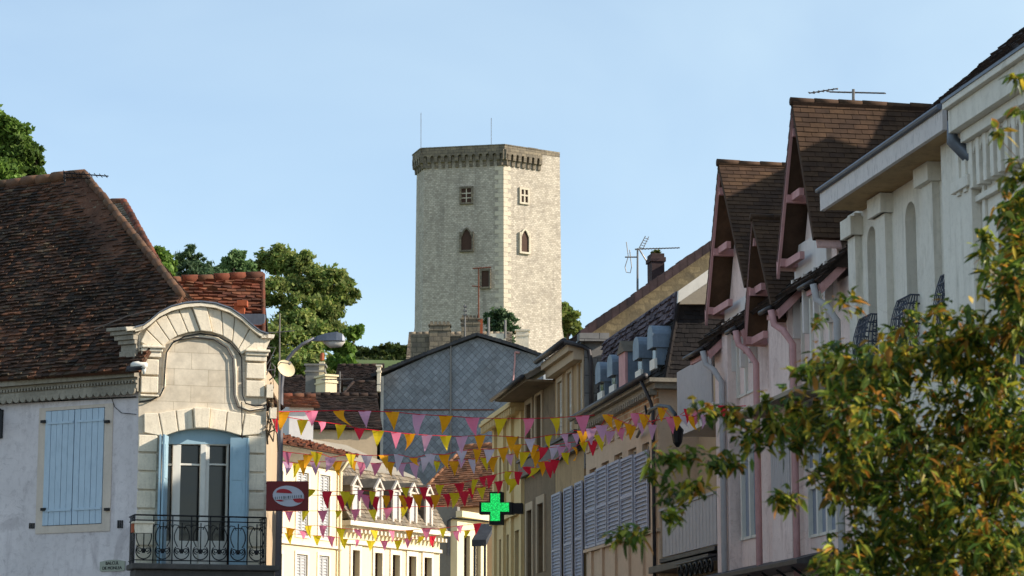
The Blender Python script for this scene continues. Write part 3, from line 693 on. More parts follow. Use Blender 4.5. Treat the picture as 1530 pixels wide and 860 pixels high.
text_mesh('BALCUL', .082, FL_, cxs, .022, zp1 - .06, M['iron'], 'lettering', PT)
text_mesh('DE MONLEA', .078, FL_, cxs, .022, zp0 + .055, M['iron'], 'lettering', PT)
# wall lantern at the left edge
LN = thing('wall_lantern', 'dark iron lantern bracket on the white wall at the left edge', 'lantern', FL_.W(2, 630, 0))
mb = MB(); s_, z = FL_.px(3, 612); s2, z2 = FL_.px(-2, 655)
mb.box(FL_, s_ - .04, s_ + .06, 0, .03, z2, z); mb.build('bracket', M['iron'], LN)
mb = MB(); mb.tube([FL_.w(s_, .03, z), FL_.w(s_, .25, z + .05), FL_.w(s_, .3, z - .05)], .015); mb.tube([FL_.w(s_, .3, z - .05), FL_.w(s_, .3, z - .12), FL_.w(s_, .3, z - .4), FL_.w(s_, .3, z - .45)], [.04, .1, .07, .02], 8); mb.build('lantern_body', M['iron'], LN)
# cables
def cable(pts, r, label, mat='iron'):
    mb = MB(); mb.tube(pts, r, 5); tag(mb.build('cable', M[mat]), label, 'cable')
cable([FC.W(x, y) + FC.n * .07 for x, y in [(207, 601), (225, 598), (238, 592), (244, 580), (246, 545), (248, 527), (257, 513), (275, 503), (298, 499), (322, 502), (343, 513), (354, 525), (360, 535), (361, 590), (366, 603), (380, 607), (398, 605)]], .013, 'black cable following the arch of the stone dormer')
cable([FC.W(x, y) + FC.n * .05 for x, y in [(258, 510), (290, 504), (318, 507), (338, 520), (347, 536), (349, 590), (354, 608), (372, 614), (396, 610)]], .012, 'grey cable looping inside the arch panel', 'gutter')
cable([FL_.W(x, y) + FL_.n * .03 for x, y in [(0, 603), (60, 600), (120, 597), (205, 593)]], .012, 'black cable under the scalloped frieze')
cable([FL_.W(x, y) + FL_.n * .03 for x, y in [(168, 594), (173, 608), (183, 617), (205, 619)]], .007, 'thin cable drooping to the house corner')
cable([at(140, 492, 41.5), at(190, 472, 42.2), at(232, 462, 42.8)], .012, 'thin cable from the brown roof to the dormer top')
cable([at(361, 600, 42.9), at(362, 655, 42.9)], .01, 'short black cable down beside the french window')
# aerial on the roof
def yagi(mb, a, b, k=8, l=.35, up=Vector((0, 0, 1)), r=.006):
    a, b = Vector(a), Vector(b); mb.tube([a, b], r * 1.5, 5); d = (b - a).normalized(); s = d.cross(up).normalized()
    for i in range(k):
        c = a.lerp(b, (i + .5) / k); ll = l * (1 - .4 * i / k); mb.tube([c - s * ll * .5, c + s * ll * .5], r, 4)
AN = thing('tv_aerial', 'flat tv aerial on the ridge of the big brown roof', 'aerial', at(97, 268, 47.5))
mb = MB(); mb.cyl(at(97, 272, 47.5), at(96, 256, 47.5), .02); mb.build('mast', M['iron'], AN)
mb = MB(); yagi(mb, at(94, 258, 47.5), at(162, 263, 47.5), 9, .5, r=.009); yagi(mb, at(94, 265, 47.5), at(135, 266, 47.5), 4, .5, r=.008); mb.build('aerial_boom', M['iron'], AN)

# houses right behind the corner house
def roof_px(mb, pts, P, n, **k): tile_roof(mb, [hit(x, y, P, n) for x, y in pts], **k)
H2 = thing('tiled_house', 'house behind the big brown roof with a steep orange edged gable', 'house', (at(200, 600, 54).x - 2, 56, 0))
P0 = at(250, 440, 54); nn = Vector((-.45, -.55, .70)).normalized()
mb = MB(); roof_px(mb, [(150, 440), (262, 440), (185, 301), (150, 303)], P0, nn, tw=.2, th=.12, thick=.04); RO2 = mb.build('roof', M['slate_warm'], H2)
a, b, c = [hit(x, y, P0, nn) for x, y in ((150, 303), (185, 301), (262, 440))]
mb = MB(); ridge(mb, a, b, .09, .35); ridge(mb, b, c, .085, .3); sub(mb, 'ridge_tiles', M['tile_red'], RO2, smooth=True)
mb = MB(); q = [Vector((p.x, p.y + .1, p.z - .1)) for p in (a, b, c)]; d0 = hit(150, 440, P0, nn)
mb.prism([Vector((d0.x, d0.y + .2, 0)), Vector((c.x, c.y + .2, 0)), q[2], q[1], q[0]], Vector((-2.8, 4, 0))); mb.build('wall', M['beige'], H2, recalc=True)
H3 = thing('red_roof_house', 'house with low red brown tiled roof right behind the stone dormer', 'house', (at(335, 600, 60).x, 63, 0))
P0 = at(335, 520, 58); nn = Vector((.10, -.62, .78)).normalized()
mb = MB(); roof_px(mb, [(225, 530), (394, 530), (393, 412), (225, 422)], P0, nn, tw=.24, th=.16, thick=.06, jit=.7); RO3 = mb.build('roof', M['tile_red'], H3)
a, b = hit(225, 422, P0, nn), hit(393, 412, P0, nn); e1, e0 = hit(394, 530, P0, nn), hit(225, 530, P0, nn)
mb = MB(); ridge(mb, a, b, .13, .4); sub(mb, 'ridge_tiles', M['tile_red'], RO3, smooth=True)
mb = MB(); ridge(mb, b + Vector((0, 0, .02)), e1 + Vector((0, 0, .02)), .05, .4); sub(mb, 'verge', M['tile_red'], RO3)
bk = Vector((0, 3.2, 0)); mb = MB(); mb.prism([a + Vector((0, 0, -.05)), b + Vector((0, 0, -.05)), b + bk + Vector((0, 0, -2.5)), a + bk + Vector((0, 0, -2.5))], (0, 0, -.1)); sub(mb, 'back_slope', M['tile_dark'], RO3)
mb = MB(); mb.prism([Vector((e0.x, e0.y + .15, 0)), Vector((e1.x - .1, e1.y + .15, 0)), e1 + Vector((-.1, .15, -.12)), e0 + Vector((0, .15, -.12))], (0, 6, 0)); mb.build('wall', M['beige'], H3, recalc=True)
mb = MB(); cpt = hit(358, 470, P0, nn); 
FQ = Frame((cpt.x, cpt.y), (0, -1)); mb.box(FQ, -.13, .13, -.1, .15, cpt.z - .2, cpt.z + .28); mb.box(FQ, -.2, .05, -.1, .2, cpt.z + .2, cpt.z + .34); mb.build('chimney', M['terracotta'], H3, recalc=True)
mb = MB(); FQ2 = Frame((hit(378, 480, P0, nn).x, hit(378, 480, P0, nn).y - .1), (0, -1)); zq = hit(378, 472, P0, nn).z; mb.box(FQ2, -.3, .3, -.2, .06, zq - .28, zq); mb.build('roof_light', M['zinc'], H3)

# mast with dish and aerial beside the dormer
TM = thing('aerial_mast', 'thin tall mast with crossed aerial rods beside the stone dormer', 'aerial', at(417, 612, 47))
mb = MB(); mb.cyl(at(417, 640, 47), at(418, 468, 47), .022, .014); mb.build('mast', M['alu'], TM)
mb = MB(); yagi(mb, at(400, 497, 47), at(440, 494, 47), 7, .3); mb.tube([at(397, 519, 47), at(412, 519, 47), at(404, 536, 47), at(398, 545, 47)], .012); mb.tube([at(398, 560, 47), at(405, 541, 47), at(411, 548, 47), at(410, 562, 47), at(402, 568, 47)], .014); mb.tube([at(393, 553, 47), at(412, 552, 47)], .015); mb.build('aerial_rods', M['alu'], TM)
SD = thing('satellite_dish', 'cream satellite dish clamped to the mast beside the dormer', 'satellite dish', at(427, 552, 46.6))
cd_ = at(427, 551, 46.5); ax = Vector((.35, -.85, .3)).normalized(); uu = ax.orthogonal().normalized(); vv = ax.cross(uu); mb = MB(); rings = 5; r0 = .19
idx = []
for k in range(rings + 1):
    rr = r0 * k / rings; row = []
    for q in range(20):
        an = q / 20 * 6.2832; row.append(len(mb.v)); mb.v.append(cd_ + uu * rr * .85 * math.cos(an) + vv * rr * math.sin(an) + ax * (rr * rr * .9))
    idx.append(row)
for k in range(rings):
    for q in range(20): mb.f.append((idx[k][q], idx[k][(q + 1) % 20], idx[k + 1][(q + 1) % 20], idx[k + 1][q]))
do = mb.build('dish', M['creamA'], SD, smooth=True)
mb = MB(); mb.tube([cd_ - ax * .02, at(418, 553, 47)], .02); mb.tube([cd_ - vv * .18, cd_ + ax * .25], .01); mb.cyl(cd_ + ax * .23, cd_ + ax * .29, .025); mb.build('arm', M['alu'], SD)
mb = MB()   # tangle of brackets and rags at the corner
JB = thing('cable_bundle', 'tangle of weathered cables and brackets on the dormer corner above the flags', 'cables', at(405, 590, 43.6))
for k in range(16):
    x, y = random.uniform(399, 409), random.uniform(562, 640)
    mb.tube([at(x, y, 43.8), at(x + random.uniform(-4, 7), y + random.uniform(4, 20), 43.6), at(x + random.uniform(-6, 8), y + random.uniform(16, 44), 43.8)], random.uniform(.006, .02), 5)
mb.build('cables', M['brownr'], JB)
mb = MB(); FQ = Frame((at(402, 600, 43.7).x, 43.7), (.3, -.95)); zz = at(402, 585, 43.7).z
mb.box(FQ, -.05, .07, -.1, .12, zz - .12, zz + .12); mb.box(FQ, -.12, 0, 0, .12, zz - .5, zz - .3); mb.build('junction_box', M['lime_block'], JB)
# street lamp
SLm = thing('street_lamp', 'grey street lamp with long curved arm over the low roofs', 'street lamp', Vector((at(420, 700, 52).x, 52, 0)))
mb = MB(); Y = 52
path = [Vector((at(419, 640, Y).x, Y, 0)), at(419, 640, Y), at(420, 580, Y), at(423, 552, Y), at(430, 536, Y), at(440, 524, Y), at(452, 514, Y), at(470, 505, Y)]
mb.tube(path, [.09, .06, .05, .045, .04, .04, .038, .036], 8); mb.build('pole', M['lampgrey'], SLm, smooth=True)
mb = MB(); hp = [(466, 507, .03), (474, 502, .08), (488, 498, .12), (503, 496, .14), (512, 499, .12), (516, 505, .06)]
pr = []
for x, y, w_ in hp: pr.append((at(x, y, Y), at(x, 509.5 if x > 470 else 509, Y), w_))
for k in range(len(pr) - 1):
    (t0, b0, w0), (t1, b1, w1) = pr[k], pr[k + 1]; yv = Vector((0, 1, 0))
    q0 = [t0 + yv * w0 * .5, t0 - yv * w0 * .5, b0 - yv * w0, b0 + yv * w0]; q1 = [t1 + yv * w1 * .5, t1 - yv * w1 * .5, b1 - yv * w1, b1 + yv * w1]
    i = len(mb.v); mb.v += q0 + q1
    for q in range(4): mb.f.append((i + q, i + (q + 1) % 4, i + 4 + (q + 1) % 4, i + 4 + q))
    if k == 0: mb.f.append((i, i + 1, i + 2, i + 3))
    if k == len(pr) - 2: mb.f.append((i + 7, i + 6, i + 5, i + 4))
hd = mb.build('lamp_head', M['zinc'], SLm, recalc=True)
mb = MB(); mb.tube([at(484, 509, Y), at(494, 513, Y), at(508, 512, Y), at(514, 508, Y)], [.05, .1, .1, .05], 8); sub(mb, 'lamp_cover', M['lampglass'], hd, smooth=True)

# shop sign
SG = thing('shop_sign', 'dark red rectangular hanging sign with a pale oval emblem at the house corner', 'sign', at(431, 763, 43.2))
FS = Frame((at(431, 740, 43.0).x, 43.0), (-.02, -1))
a, b, c, d = FS.rect(400, 462, 718.5, 762.5); mb = MB(); mb.box(FS, a, b, -.14, 0, c, d); mb.build('board', M['signred'], SG, recalc=True, bevel=.01)
mb = MB(); mb.cyl(at(398, 722, 43.1), at(404, 722, 43.07), .015); mb.cyl(at(398, 759, 43.1), at(404, 759, 43.07), .015); mb.build('bracket', M['iron'], SG)
def oval(mb, cx, cy, rx, ry, o0, o1, a0=0, a1=360, rot=8):
    pts = []
    for q in range(28 if a1 - a0 == 360 else 14):
        an = R_(a0 + (a1 - a0) * q / (28 if a1 - a0 == 360 else 13)); x = math.cos(an) * rx; y = math.sin(an) * ry; rr = R_(rot)
        pts.append(FS.W(cx + x * math.cos(rr) + y * math.sin(rr), cy - (y * math.cos(rr) - x * math.sin(rr))) + FS.n * o0)
    mb.prism(pts, FS.n * (o1 - o0))
mb = MB(); oval(mb, 431, 741, 23.5, 15.5, .0, .012, rot=6); mb.build('emblem', M['signgrey'], SG)
mb = MB(); oval(mb, 425, 736.5, 12, 6.2, .012, .018, 10, 190); oval(mb, 446, 742.5, 9, 8.5, .012, .018, 190, 350); oval(mb, 418, 745, 8, 4, .012, .018, 180, 330); mb.build('emblem_patch', M['signbright'], SG)
mb = MB(); mb.prism([FS.W(409, 741) + FS.n * .018, FS.W(454, 738) + FS.n * .018, FS.W(453, 744) + FS.n * .018, FS.W(410, 747) + FS.n * .018], FS.n * .004); mb.build('emblem_band', M['signgrey'], SG)
mb = MB(); random.seed(3)
for k in range(13):
    x = 411 + k * 3.2; y = 744.2 - k * .23; w_ = random.choice((1.0, 1.6, .8))
    mb.prism([FS.W(x, y - 2.2) + FS.n * .023, FS.W(x + w_, y - 2.2) + FS.n * .023, FS.W(x + w_, y + 2) + FS.n * .023, FS.W(x, y + 2) + FS.n * .023], FS.n * .002)
mb.build('lettering', M['signtext'], SG)

# ================================================================== TREES ON THE HILL
random.seed(11)
make_tree('oak_tree', 'big rounded green oak on the hill left of the stone tower', at(455, 565, 195), [blob(*b) for b in
    [(425, 400, 32, 195), (405, 395, 22, 196), (450, 392, 20, 194), (455, 425, 34, 193), (480, 420, 26, 194), (500, 425, 27, 193), (520, 440, 16, 194), (512, 415, 16, 195), (480, 465, 30, 192), (440, 470, 38, 190), (505, 455, 22, 193), (405, 440, 30, 191), (415, 505, 34, 188), (455, 510, 34, 188), (495, 500, 24, 190), (430, 540, 32, 186), (475, 545, 26, 186), (380, 400, 14, 196)]], 52000, .22, 'leaf_oak', .5)
make_tree('young_tree', 'small loose tree at the right foot of the oak by the lamp head', at(512, 565, 176), [blob(*b) for b in
    [(525, 500, 12, 176), (537, 492, 7, 176), (515, 520, 14, 176), (505, 540, 14, 176), (520, 545, 13, 175), (500, 515, 12, 176)]], 5000, .26, 'leaf_green', .2)
make_tree('pine_tree', 'dark pine rising behind the roofs left of the pale tree', at(280, 560, 170), [blob(*b) for b in
    [(285, 372, 9, 170), (275, 385, 14, 170), (295, 388, 12, 170), (262, 400, 14, 170), (285, 403, 20, 169), (310, 402, 14, 170), (265, 420, 20, 169), (300, 420, 22, 168), (325, 412, 12, 169), (290, 445, 30, 168)]], 14000, .2, 'leaf_dark', .4, aspect=.3)
make_tree('pale_tree', 'thin pale green tree between the dark pine and the big oak', at(355, 560, 180), [blob(*b) for b in
    [(350, 385, 12, 180), (362, 382, 9, 180), (340, 400, 15, 180), (362, 402, 18, 180), (350, 425, 24, 178), (330, 410, 10, 179)]], 6500, .22, 'leaf_pale', .3)
make_tree('leafy_tree', 'yellow green tree top showing between the red gable and the pine', at(240, 560, 150), [blob(*b) for b in
    [(240, 385, 16, 150), (232, 378, 12, 150), (250, 395, 14, 150), (240, 410, 18, 149)]], 5000, .2, 'leaf_green', .3)
make_tree('garden_tree', 'bright green tree above the brown roof at the far left', (at(5, 600, 75).x, 75, 0), [blob(*b) for b in
    [(10, 200, 32, 75), (-15, 215, 40, 76), (35, 225, 28, 75), (50, 240, 18, 75), (5, 180, 20, 75), (25, 250, 30, 75), (-5, 262, 34, 74), (55, 258, 14, 75), (-35, 240, 40, 76), (20, 290, 34, 74), (58, 222, 8, 75)]], 34000, .095, 'leaf_green', .3)
make_tree('round_tree', 'small rounded tree behind the right edge of the tower', at(848, 540, 275), [blob(*b) for b in
    [(850, 470, 14, 275), (858, 485, 13, 275), (845, 490, 14, 275), (845, 460, 8, 275), (862, 498, 10, 275)]], 4000, .35, 'leaf_oak', .3)
HB = thing('clipped_hedge', 'long dark green hedge along the hill crest left of the tower', 'hedge', at(575, 545, 232))
mb = MB(); leafcloud(mb, [(at(x, 529 - (x - 530) * .02 + random.uniform(-2, 2), 232), 15 * 232 / FPX * .9) for x in range(520, 625, 8)] + [(at(x, 545, 228), 14 * 228 / FPX) for x in range(520, 620, 9)], 14000, .3); mb.build('foliage', M['leaf_hedge'], HB)
BU = thing('tall_shrub', 'dark evergreen shrub growing against the foot of the tower between chimneys', 'shrub', at(748, 520, 200))
mb = MB(); leafcloud(mb, [blob(*b) for b in [(733, 478, 12, 200), (745, 470, 11, 200), (762, 476, 12, 200), (752, 490, 16, 200), (735, 495, 13, 200), (768, 492, 9, 200), (750, 510, 18, 199)]], 5000, .26, aspect=.35); mb.build('foliage', M['leaf_dark'], BU)
mb = MB(); mb.tube([at(748, 530, 200), at(748, 485, 200)], [.15, .05]); mb.build('stem', M['bark'], BU)
WD = MB(); random.seed(5)
cl = []
for k in range(70):
    x = random.choice((random.uniform(-190, -35), random.uniform(28, 190))); y = random.uniform(215, 300); cl.append((Vector((x, y, hillz(x, y) + 2.0)), random.uniform(3, 4.5)))
leafcloud(WD, cl, 24000, .6); o = WD.build('woodland', M['leaf_hedge']); o['kind'] = 'stuff'; o['label'] = 'distant wooded slope around the hill'; o['category'] = 'woodland'

# ================================================================== TOWER
TY = 255.0
Cc = at(752, 500, TY); B_ = Vector((Cc.x, Cc.y, 0)); nl = Vector((-.2, -.98, 0)).normalized(); nr = Vector((.56, -.83, 0)).normalized()
def tow(px, n): p = hit(px, 500, Vector((Cc.x, Cc.y, 0)), n); return Vector((p.x, p.y, 0))
bC = B_; bB = tow(632, nl); bD = tow(838, nr); nlf = Vector((-.955, -.30, 0)).normalized()
bA = hit(620.5, 500, bB, nlf); bA = Vector((bA.x, bA.y, 0)); bE = bD + Vector((-4.5, 10.5, 0)); bG = bA + Vector((3, 6, 0))
ring = [bA, bB, bC, bD, bE, bG]
cen = sum(ring, Vector()) / 6
zb, zt_ = 31.0, Cc.z + (500 - 222) * TY / FPX * 1.02
ztop = at(752, 218, TY).z
zcor = at(752, 240, TY).z
TW = thing('castle_keep', 'tall polygonal medieval stone keep with battered foot standing on the hill', 'tower', (cen.x, cen.y, 36))
mb = MB()
levels = [(zb, 1.14), (at(752, 540, TY).z, 1.10), (at(752, 510, TY).z, 1.055), (at(752, 478, TY).z, 1.012), (zcor, 0.995), (ztop - .25, 0.995)]
rows = []
for z, k in levels: rows.append([Vector((cen.x + (p.x - cen.x) * k, cen.y + (p.y - cen.y) * k, z)) for p in ring])
# openings cut as recesses: build faces with holes for the two visible faces
def face_holes(mb, a0, b0, a1, b1, hs, depth=.7):
    F = Frame((a0.x, a0.y), ((b0 - a0).cross(Vector((0, 0, 1))).x, (b0 - a0).cross(Vector((0, 0, 1))).y)); return F
FLT = Frame((bC.x, bC.y), (nl.x, nl.y)); FRT = Frame((bC.x, bC.y), (nr.x, nr.y))
for k in range(len(rows) - 1):
    for q in range(6):
        j = (q + 1) % 6; mb.P([rows[k][q], rows[k][j], rows[k + 1][j], rows[k + 1][q]])
mb.P(rows[-1])
mb.build('tower_wall', M['tower'], TW)
# machicolation: corbels + parapet along A-B, B-C and part of C-D
def scale_ring(p, k): return Vector((cen.x + (p.x - cen.x) * k, cen.y + (p.y - cen.y) * k, 0))
pm = MB(); cb = MB()
zpb = at(752, 230, TY).z
def crown(p, q, n, f0=0.0, f1=1.0, count=11):
    F = Frame((p.x, p.y), (n.x, n.y)); L = (q - p).dot(F.d); sg = 1 if L > 0 else -1; L = abs(L)
    # parapet
    a, b = sorted((sg * L * f0, sg * L * f1)); pm.box(F, a, b, -.3, .5, zpb + .35, ztop)
    step = (b - a) / count
    for i in range(count + 1):
        s_ = a + step * i; w_ = .19
        cb.prism([F.w(s_ - w_, -.1, zcor - .5), F.w(s_ - w_, .16, zcor - .5), F.w(s_ - w_, .2, zcor), F.w(s_ - w_, .42, zcor + .1), F.w(s_ - w_, .46, zcor + .5), F.w(s_ - w_, .48, zcor + .55), F.w(s_ - w_, .48, zpb + .45), F.w(s_ - w_, -.1, zpb + .45)], F.d * (2 * w_))
        if i < count:      # little arches between
            for h0, h1 in ((0, .22), (.22, .42)):
                pass
            m0, m1 = s_ + w_, s_ + step - w_; c = (m0 + m1) / 2; r = (m1 - m0) / 2; zA = zpb - .15
            for k in range(6):
                x0 = m0 + (m1 - m0) * k / 6; x1 = m0 + (m1 - m0) * (k + 1) / 6; xm = (x0 + x1) / 2 - c; hh = math.sqrt(max(0, r * r - xm * xm)) * 1.1
                pm.box(F, x0, x1, .3, .495, zA + hh, zpb + .36)
    pm.box(F, a - .05, b + .05, -.3, .56, ztop, ztop + .12)
crown(scale_ring(bB, .995), scale_ring(bC, .995), nl, -.02, 1.03, 12)
crown(scale_ring(bC, .995), scale_ring(bD, .995), nr, -.02, .62, 7)
crown(scale_ring(bA, .995), scale_ring(bB, .995), nlf, 0, 1.05, 4)
pm.build('parapet', M['towerdark'], TW, recalc=True); cb.build('corbels', M['towerdark'], TW, recalc=True, label='row of dark stone corbels under the parapet')
mb = MB(); FR2 = Frame((bC.x, bC.y), (nr.x, nr.y)); LL = (bD - bC).dot(FR2.d); sg = 1 if LL > 0 else -1
a, b = sorted((sg * abs(LL) * .64, sg * abs(LL) * .995)); mb.box(FR2, a, b, -4, -.02, ztop - .3, ztop + .28)
a, b = sorted((sg * abs(LL) * .47, sg * abs(LL) * .64)); mb.box(FR2, a, b, -3, -.4, ztop + .0, ztop + .42); mb.build('top_block', M['towerdark'], TW, recalc=True)
# corner quoins lighter
mb = MB(); z = at(752, 520, TY).z; k = 0
while z < zcor - .4:
    h = .5; w_ = .95 if k % 2 else .55; kk = 1.012 - .017 * min(1, max(0, (z - levels[3][0]) / (zcor - levels[3][0]))) if z > levels[3][0] else 1.055 - .043 * (z - levels[2][0]) / (levels[3][0] - levels[2][0])
    c = scale_ring(bC, kk + .0012); c.z = z
    for F_, s in ((FLT, -1), (FRT, 1)):
        dd = F_.d if (F_.d.dot(Vector((1, 0, 0))) * s) > 0 else -F_.d
        mb.prism([c + dd * 0.002, c + dd * w_ + Vector(), c + dd * w_ + Vector((0, 0, h - .03)), c + dd * .002 + Vector((0, 0, h - .03))], F_.n * .03)
    z += h; k += 1
mb.build('corner_stones', M['towertrim'], TW, recalc=True, label='paler dressed stones up the front corner')
def townwin(F, x0, x1, y0, y1, kind, trim):
    off = .2 if y0 < 320 else (.3 if y0 < 400 else .36)
    s0, s1, z0, z1 = F.rect(x0, x1, y0, y1, off); t = .2
    fr = MB(); m = (s0 + s1) / 2
    fr.box(F, s0 - t, s0, -.4, off, z0 - t, z1); fr.box(F, s1, s1 + t, -.4, off, z0 - t, z1); fr.box(F, s0, s1, -.4, off, z0 - t, z0)
    if kind == 'arch':
        n = 10; out_ = []; inn = []
        for q in range(n + 1):
            u = q / n; x = (u * 2 - 1); hh = (1 - abs(x) ** 1.6) ; inn.append((m + x * (s1 - s0) / 2, z1 - (s1 - s0) * .55 + hh * (s1 - s0) * .8))
        for q in range(n):
            (xa, za_), (xb, zb_) = inn[q], inn[q + 1]
            fr.prism([F.w(xa, -.4, za_), F.w(xb, -.4, zb_), F.w(m + (xb - m) * 1.25, -.4, zb_ + t), F.w(m + (xa - m) * 1.25, -.4, za_ + t)], F.n * (.4 + off))
        pts = [F.w(s0, off - .16, z0), F.w(s1, off - .16, z0)] + [F.w(x, off - .16, z) for x, z in reversed(inn)]
    else:
        fr.box(F, s0 - t, s1 + t, -.4, off, z1, z1 + t * 1.2); pts = [F.w(s0, off - .16, z0), F.w(s1, off - .16, z0), F.w(s1, off - .16, z1), F.w(s0, off - .16, z1)]
        if kind == 'cross':
            fr.box(F, m - .08, m + .08, -.4, off - .02, z0, z1); zq = z0 + (z1 - z0) * .55; fr.box(F, s0, m - .08, -.4, off - .02, zq - .08, zq + .08); fr.box(F, m + .08, s1, -.4, off - .02, zq - .08, zq + .08)
    w_ = fr.build('window', M[trim], TW, recalc=True); g = MB(); g.prism(pts, -F.n * .1); 
    if kind == 'grid':
        g2 = MB(); g2.box(F, m - .05, m + .05, off - .158, off - .1, z0, z1)
        for q in (.33, .66): zq = z0 + (z1 - z0) * q; g2.box(F, s0, m - .05, off - .158, off - .1, zq - .05, zq + .05); g2.box(F, m + .05, s1, off - .158, off - .1, zq - .05, zq + .05)
        sub(g2, 'glazing_bar', M['towertrim'], w_)
    sub(g, 'pane', M['brownwood'], w_)
townwin(FLT, 688, 703, 281, 302, 'grid', 'towerdark'); townwin(FLT, 688, 704, 346, 373, 'arch', 'towerdark'); townwin(FLT, 719, 730, 404, 428, 'rect', 'towerdark')
townwin(FRT, 779.5, 789.5, 283, 302, 'cross', 'towertrim'); townwin(FRT, 779.5, 791, 347, 376, 'arch', 'towertrim')
for x, y in ((629, 168), (734, 176)):
    mb = MB(); mb.tube([at(x, 222, 258), at(x, y, 258)], .03, 5); mb.build('lightning_rod', M['alu'], TW)

# ================================================================== HOUSES AT THE FOOT OF THE HILL
def house(name, label, x0, x1, yr, ye, Y, n=(0, -1), depth=7, hl=0, hr=0, roofm='tile_dark', wallm='beige', over=.25, tw=.3, th=.2, flank=True):
    """hipped or gabled house, eave line x0..x1 at height ye, ridge at yr; long side towards n"""
    P = at((x0 + x1) / 2, ye, Y); F = Frame((P.x, P.y), n)
    a, b = sorted((F.s(x0), F.s(x1))); ze = P.z
    # ridge height from pixel at the middle depth
    zr = hit((x0 + x1) / 2, yr, F.w(0, -depth / 2, 0), F.n).z
    gz = hillz(P.x, P.y) if P.y > 100 else 0
    t = thing(name, label, 'house', (P.x, P.y + depth / 2, gz))
    mb = MB(); mb.box(F, a + over, b - over, -depth + over, -over, gz - 2, ze)
    left_s = a if F.d.x > 0 else b
    HA = (hl if F.d.x > 0 else hr); HB_ = (hr if F.d.x > 0 else hl)
    ra, rb_ = a + HA, b - HB_
    if HA == 0: mb.prism([F.w(a + over, -over, ze), F.w(a + over, -depth + over, ze), F.w(a + over, -depth / 2, zr - .1)], F.d * .2)
    if HB_ == 0: mb.prism([F.w(b - over, -over, ze), F.w(b - over, -depth + over, ze), F.w(b - over, -depth / 2, zr - .1)], -F.d * .2)
    mb.build('wall', M[wallm], t, recalc=True)
    mb = MB(); R0, R1 = F.w(ra, -depth / 2, zr), F.w(rb_, -depth / 2, zr)
    E = [F.w(a, 0, ze), F.w(b, 0, ze), F.w(b, -depth, ze), F.w(a, -depth, ze)]
    tile_roof(mb, [E[0], E[1], R1, R0], tw, th, .05); mb.P([E[2], E[3], R0, R1])
    if HA: tile_roof(mb, [E[3], E[0], R0], tw, th, .05)
    if HB_: tile_roof(mb, [E[1], E[2], R1], tw, th, .05)
    ro = mb.build('roof', M[roofm], t)
    mb = MB(); ridge(mb, R0, R1, .13, .45)
    if HA: ridge(mb, R0, E[0], .1, .45)
    if HB_: ridge(mb, R1, E[1], .1, .45)
    sub(mb, 'ridge_tiles', M[roofm], ro, smooth=True)
    return t, F, a, b, ze, zr
def chimney(name_, root, px0, px1, y0, y1, Y, mat='plaster_grey', pots=0, cap=True, d=.6, n=(0, -1), notch=False):
    P = at((px0 + px1) / 2, y1, Y); F = Frame((P.x, P.y), n); a, b, c, e = F.rect(px0, px1, y0, y1); m = MB()
    m.box(F, a, b, -d, 0, c - 1.2, e)
    if cap: m.box(F, a - .08, b + .08, -d - .08, .08, e, e + .1); m.box(F, a - .05, b + .05, -d - .05, .05, e - .35, e - .25)
    o = m.build('chimney', M[mat], root, recalc=True)
    if notch:
        m = MB(); k = 5
        for i in range(k): s_ = a + (b - a) * (i + .5) / k; m.box(F, s_ - .1, s_ + .1, -d, 0, e + .1, e + .3)
        sub(m, 'cap_stones', M[mat], o)
    if pots:
        m = MB()
        for i in range(pots): s_ = a + (b - a) * (i + .5) / pots; m.tube([F.w(s_, -d / 2, e + .1), F.w(s_, -d / 2, e + .5)], [.12, .1], 8)
        sub(m, 'chimney_pot', M['terracotta'], o)
    return o
# dark roofs between the oak and the slate gable
t, *_ = house('stone_house', 'house with the highest dark roof, just under the hedge', 497, 568, 546, 575, 150, depth=8, roofm='tile_dark', wallm='plaster_grey')
chimney('c', t, 563, 568, 547, 556, 150, 'lime_block')
t, *_ = house('low_house', 'house with dark roof and orange lit hip below the oak', 420, 487, 563, 596, 135, depth=7, hr=1.3, n=(.12, -1))
t2, *_ = house('rear_house', 'dark roofed house with short orange hip right of the grey chimney', 508, 566, 571, 594, 140, depth=7, hl=1.0, n=(.13, -.99), wallm='plaster_grey')
th_, *_ = house('chimney_house', 'house with wide grey chimney block and cream block coloured as its sunlit side amid the low roofs', 448, 506, 562, 600, 130, depth=5, roofm='tile_dark', wallm='plaster_grey')
chimney('c', th_, 456, 484, 546, 590, 128, 'plaster_grey', d=1.0, cap=True)
chimney('c', th_, 476, 484, 540, 560, 128, 'creamA', pots=1, d=.4, cap=False)
chimney('c', th_, 486, 503, 562, 590, 127, 'creamA', pots=0, d=1.2, n=(.5, -.86))  # cream block colours in the grey chimney's sunlit side
t, *_ = house('long_house', 'long dark tiled roof directly above the top row of flags', 440, 572, 590, 640, 118, depth=8, roofm='tile_dark', n=(.13, -.99))
mb = MB(); yagi(mb, at(480, 567, 124), at(528, 566, 124), 8, .5, r=.02); mb.cyl(at(508, 600, 124), at(508, 555, 124), .03); tag(mb.build('tv_aerial', M['alu']), 'grey aerial on a mast in front of the dark roofs left of the slate gable', 'aerial')
# pale annex at left
t, *_ = house('pale_annex', 'small pale blue white house top with tiled lean-to beside the dish', 425, 478, 592, 606, 105, depth=4, roofm='tile_red', wallm='whitewall', n=(.2, -1))
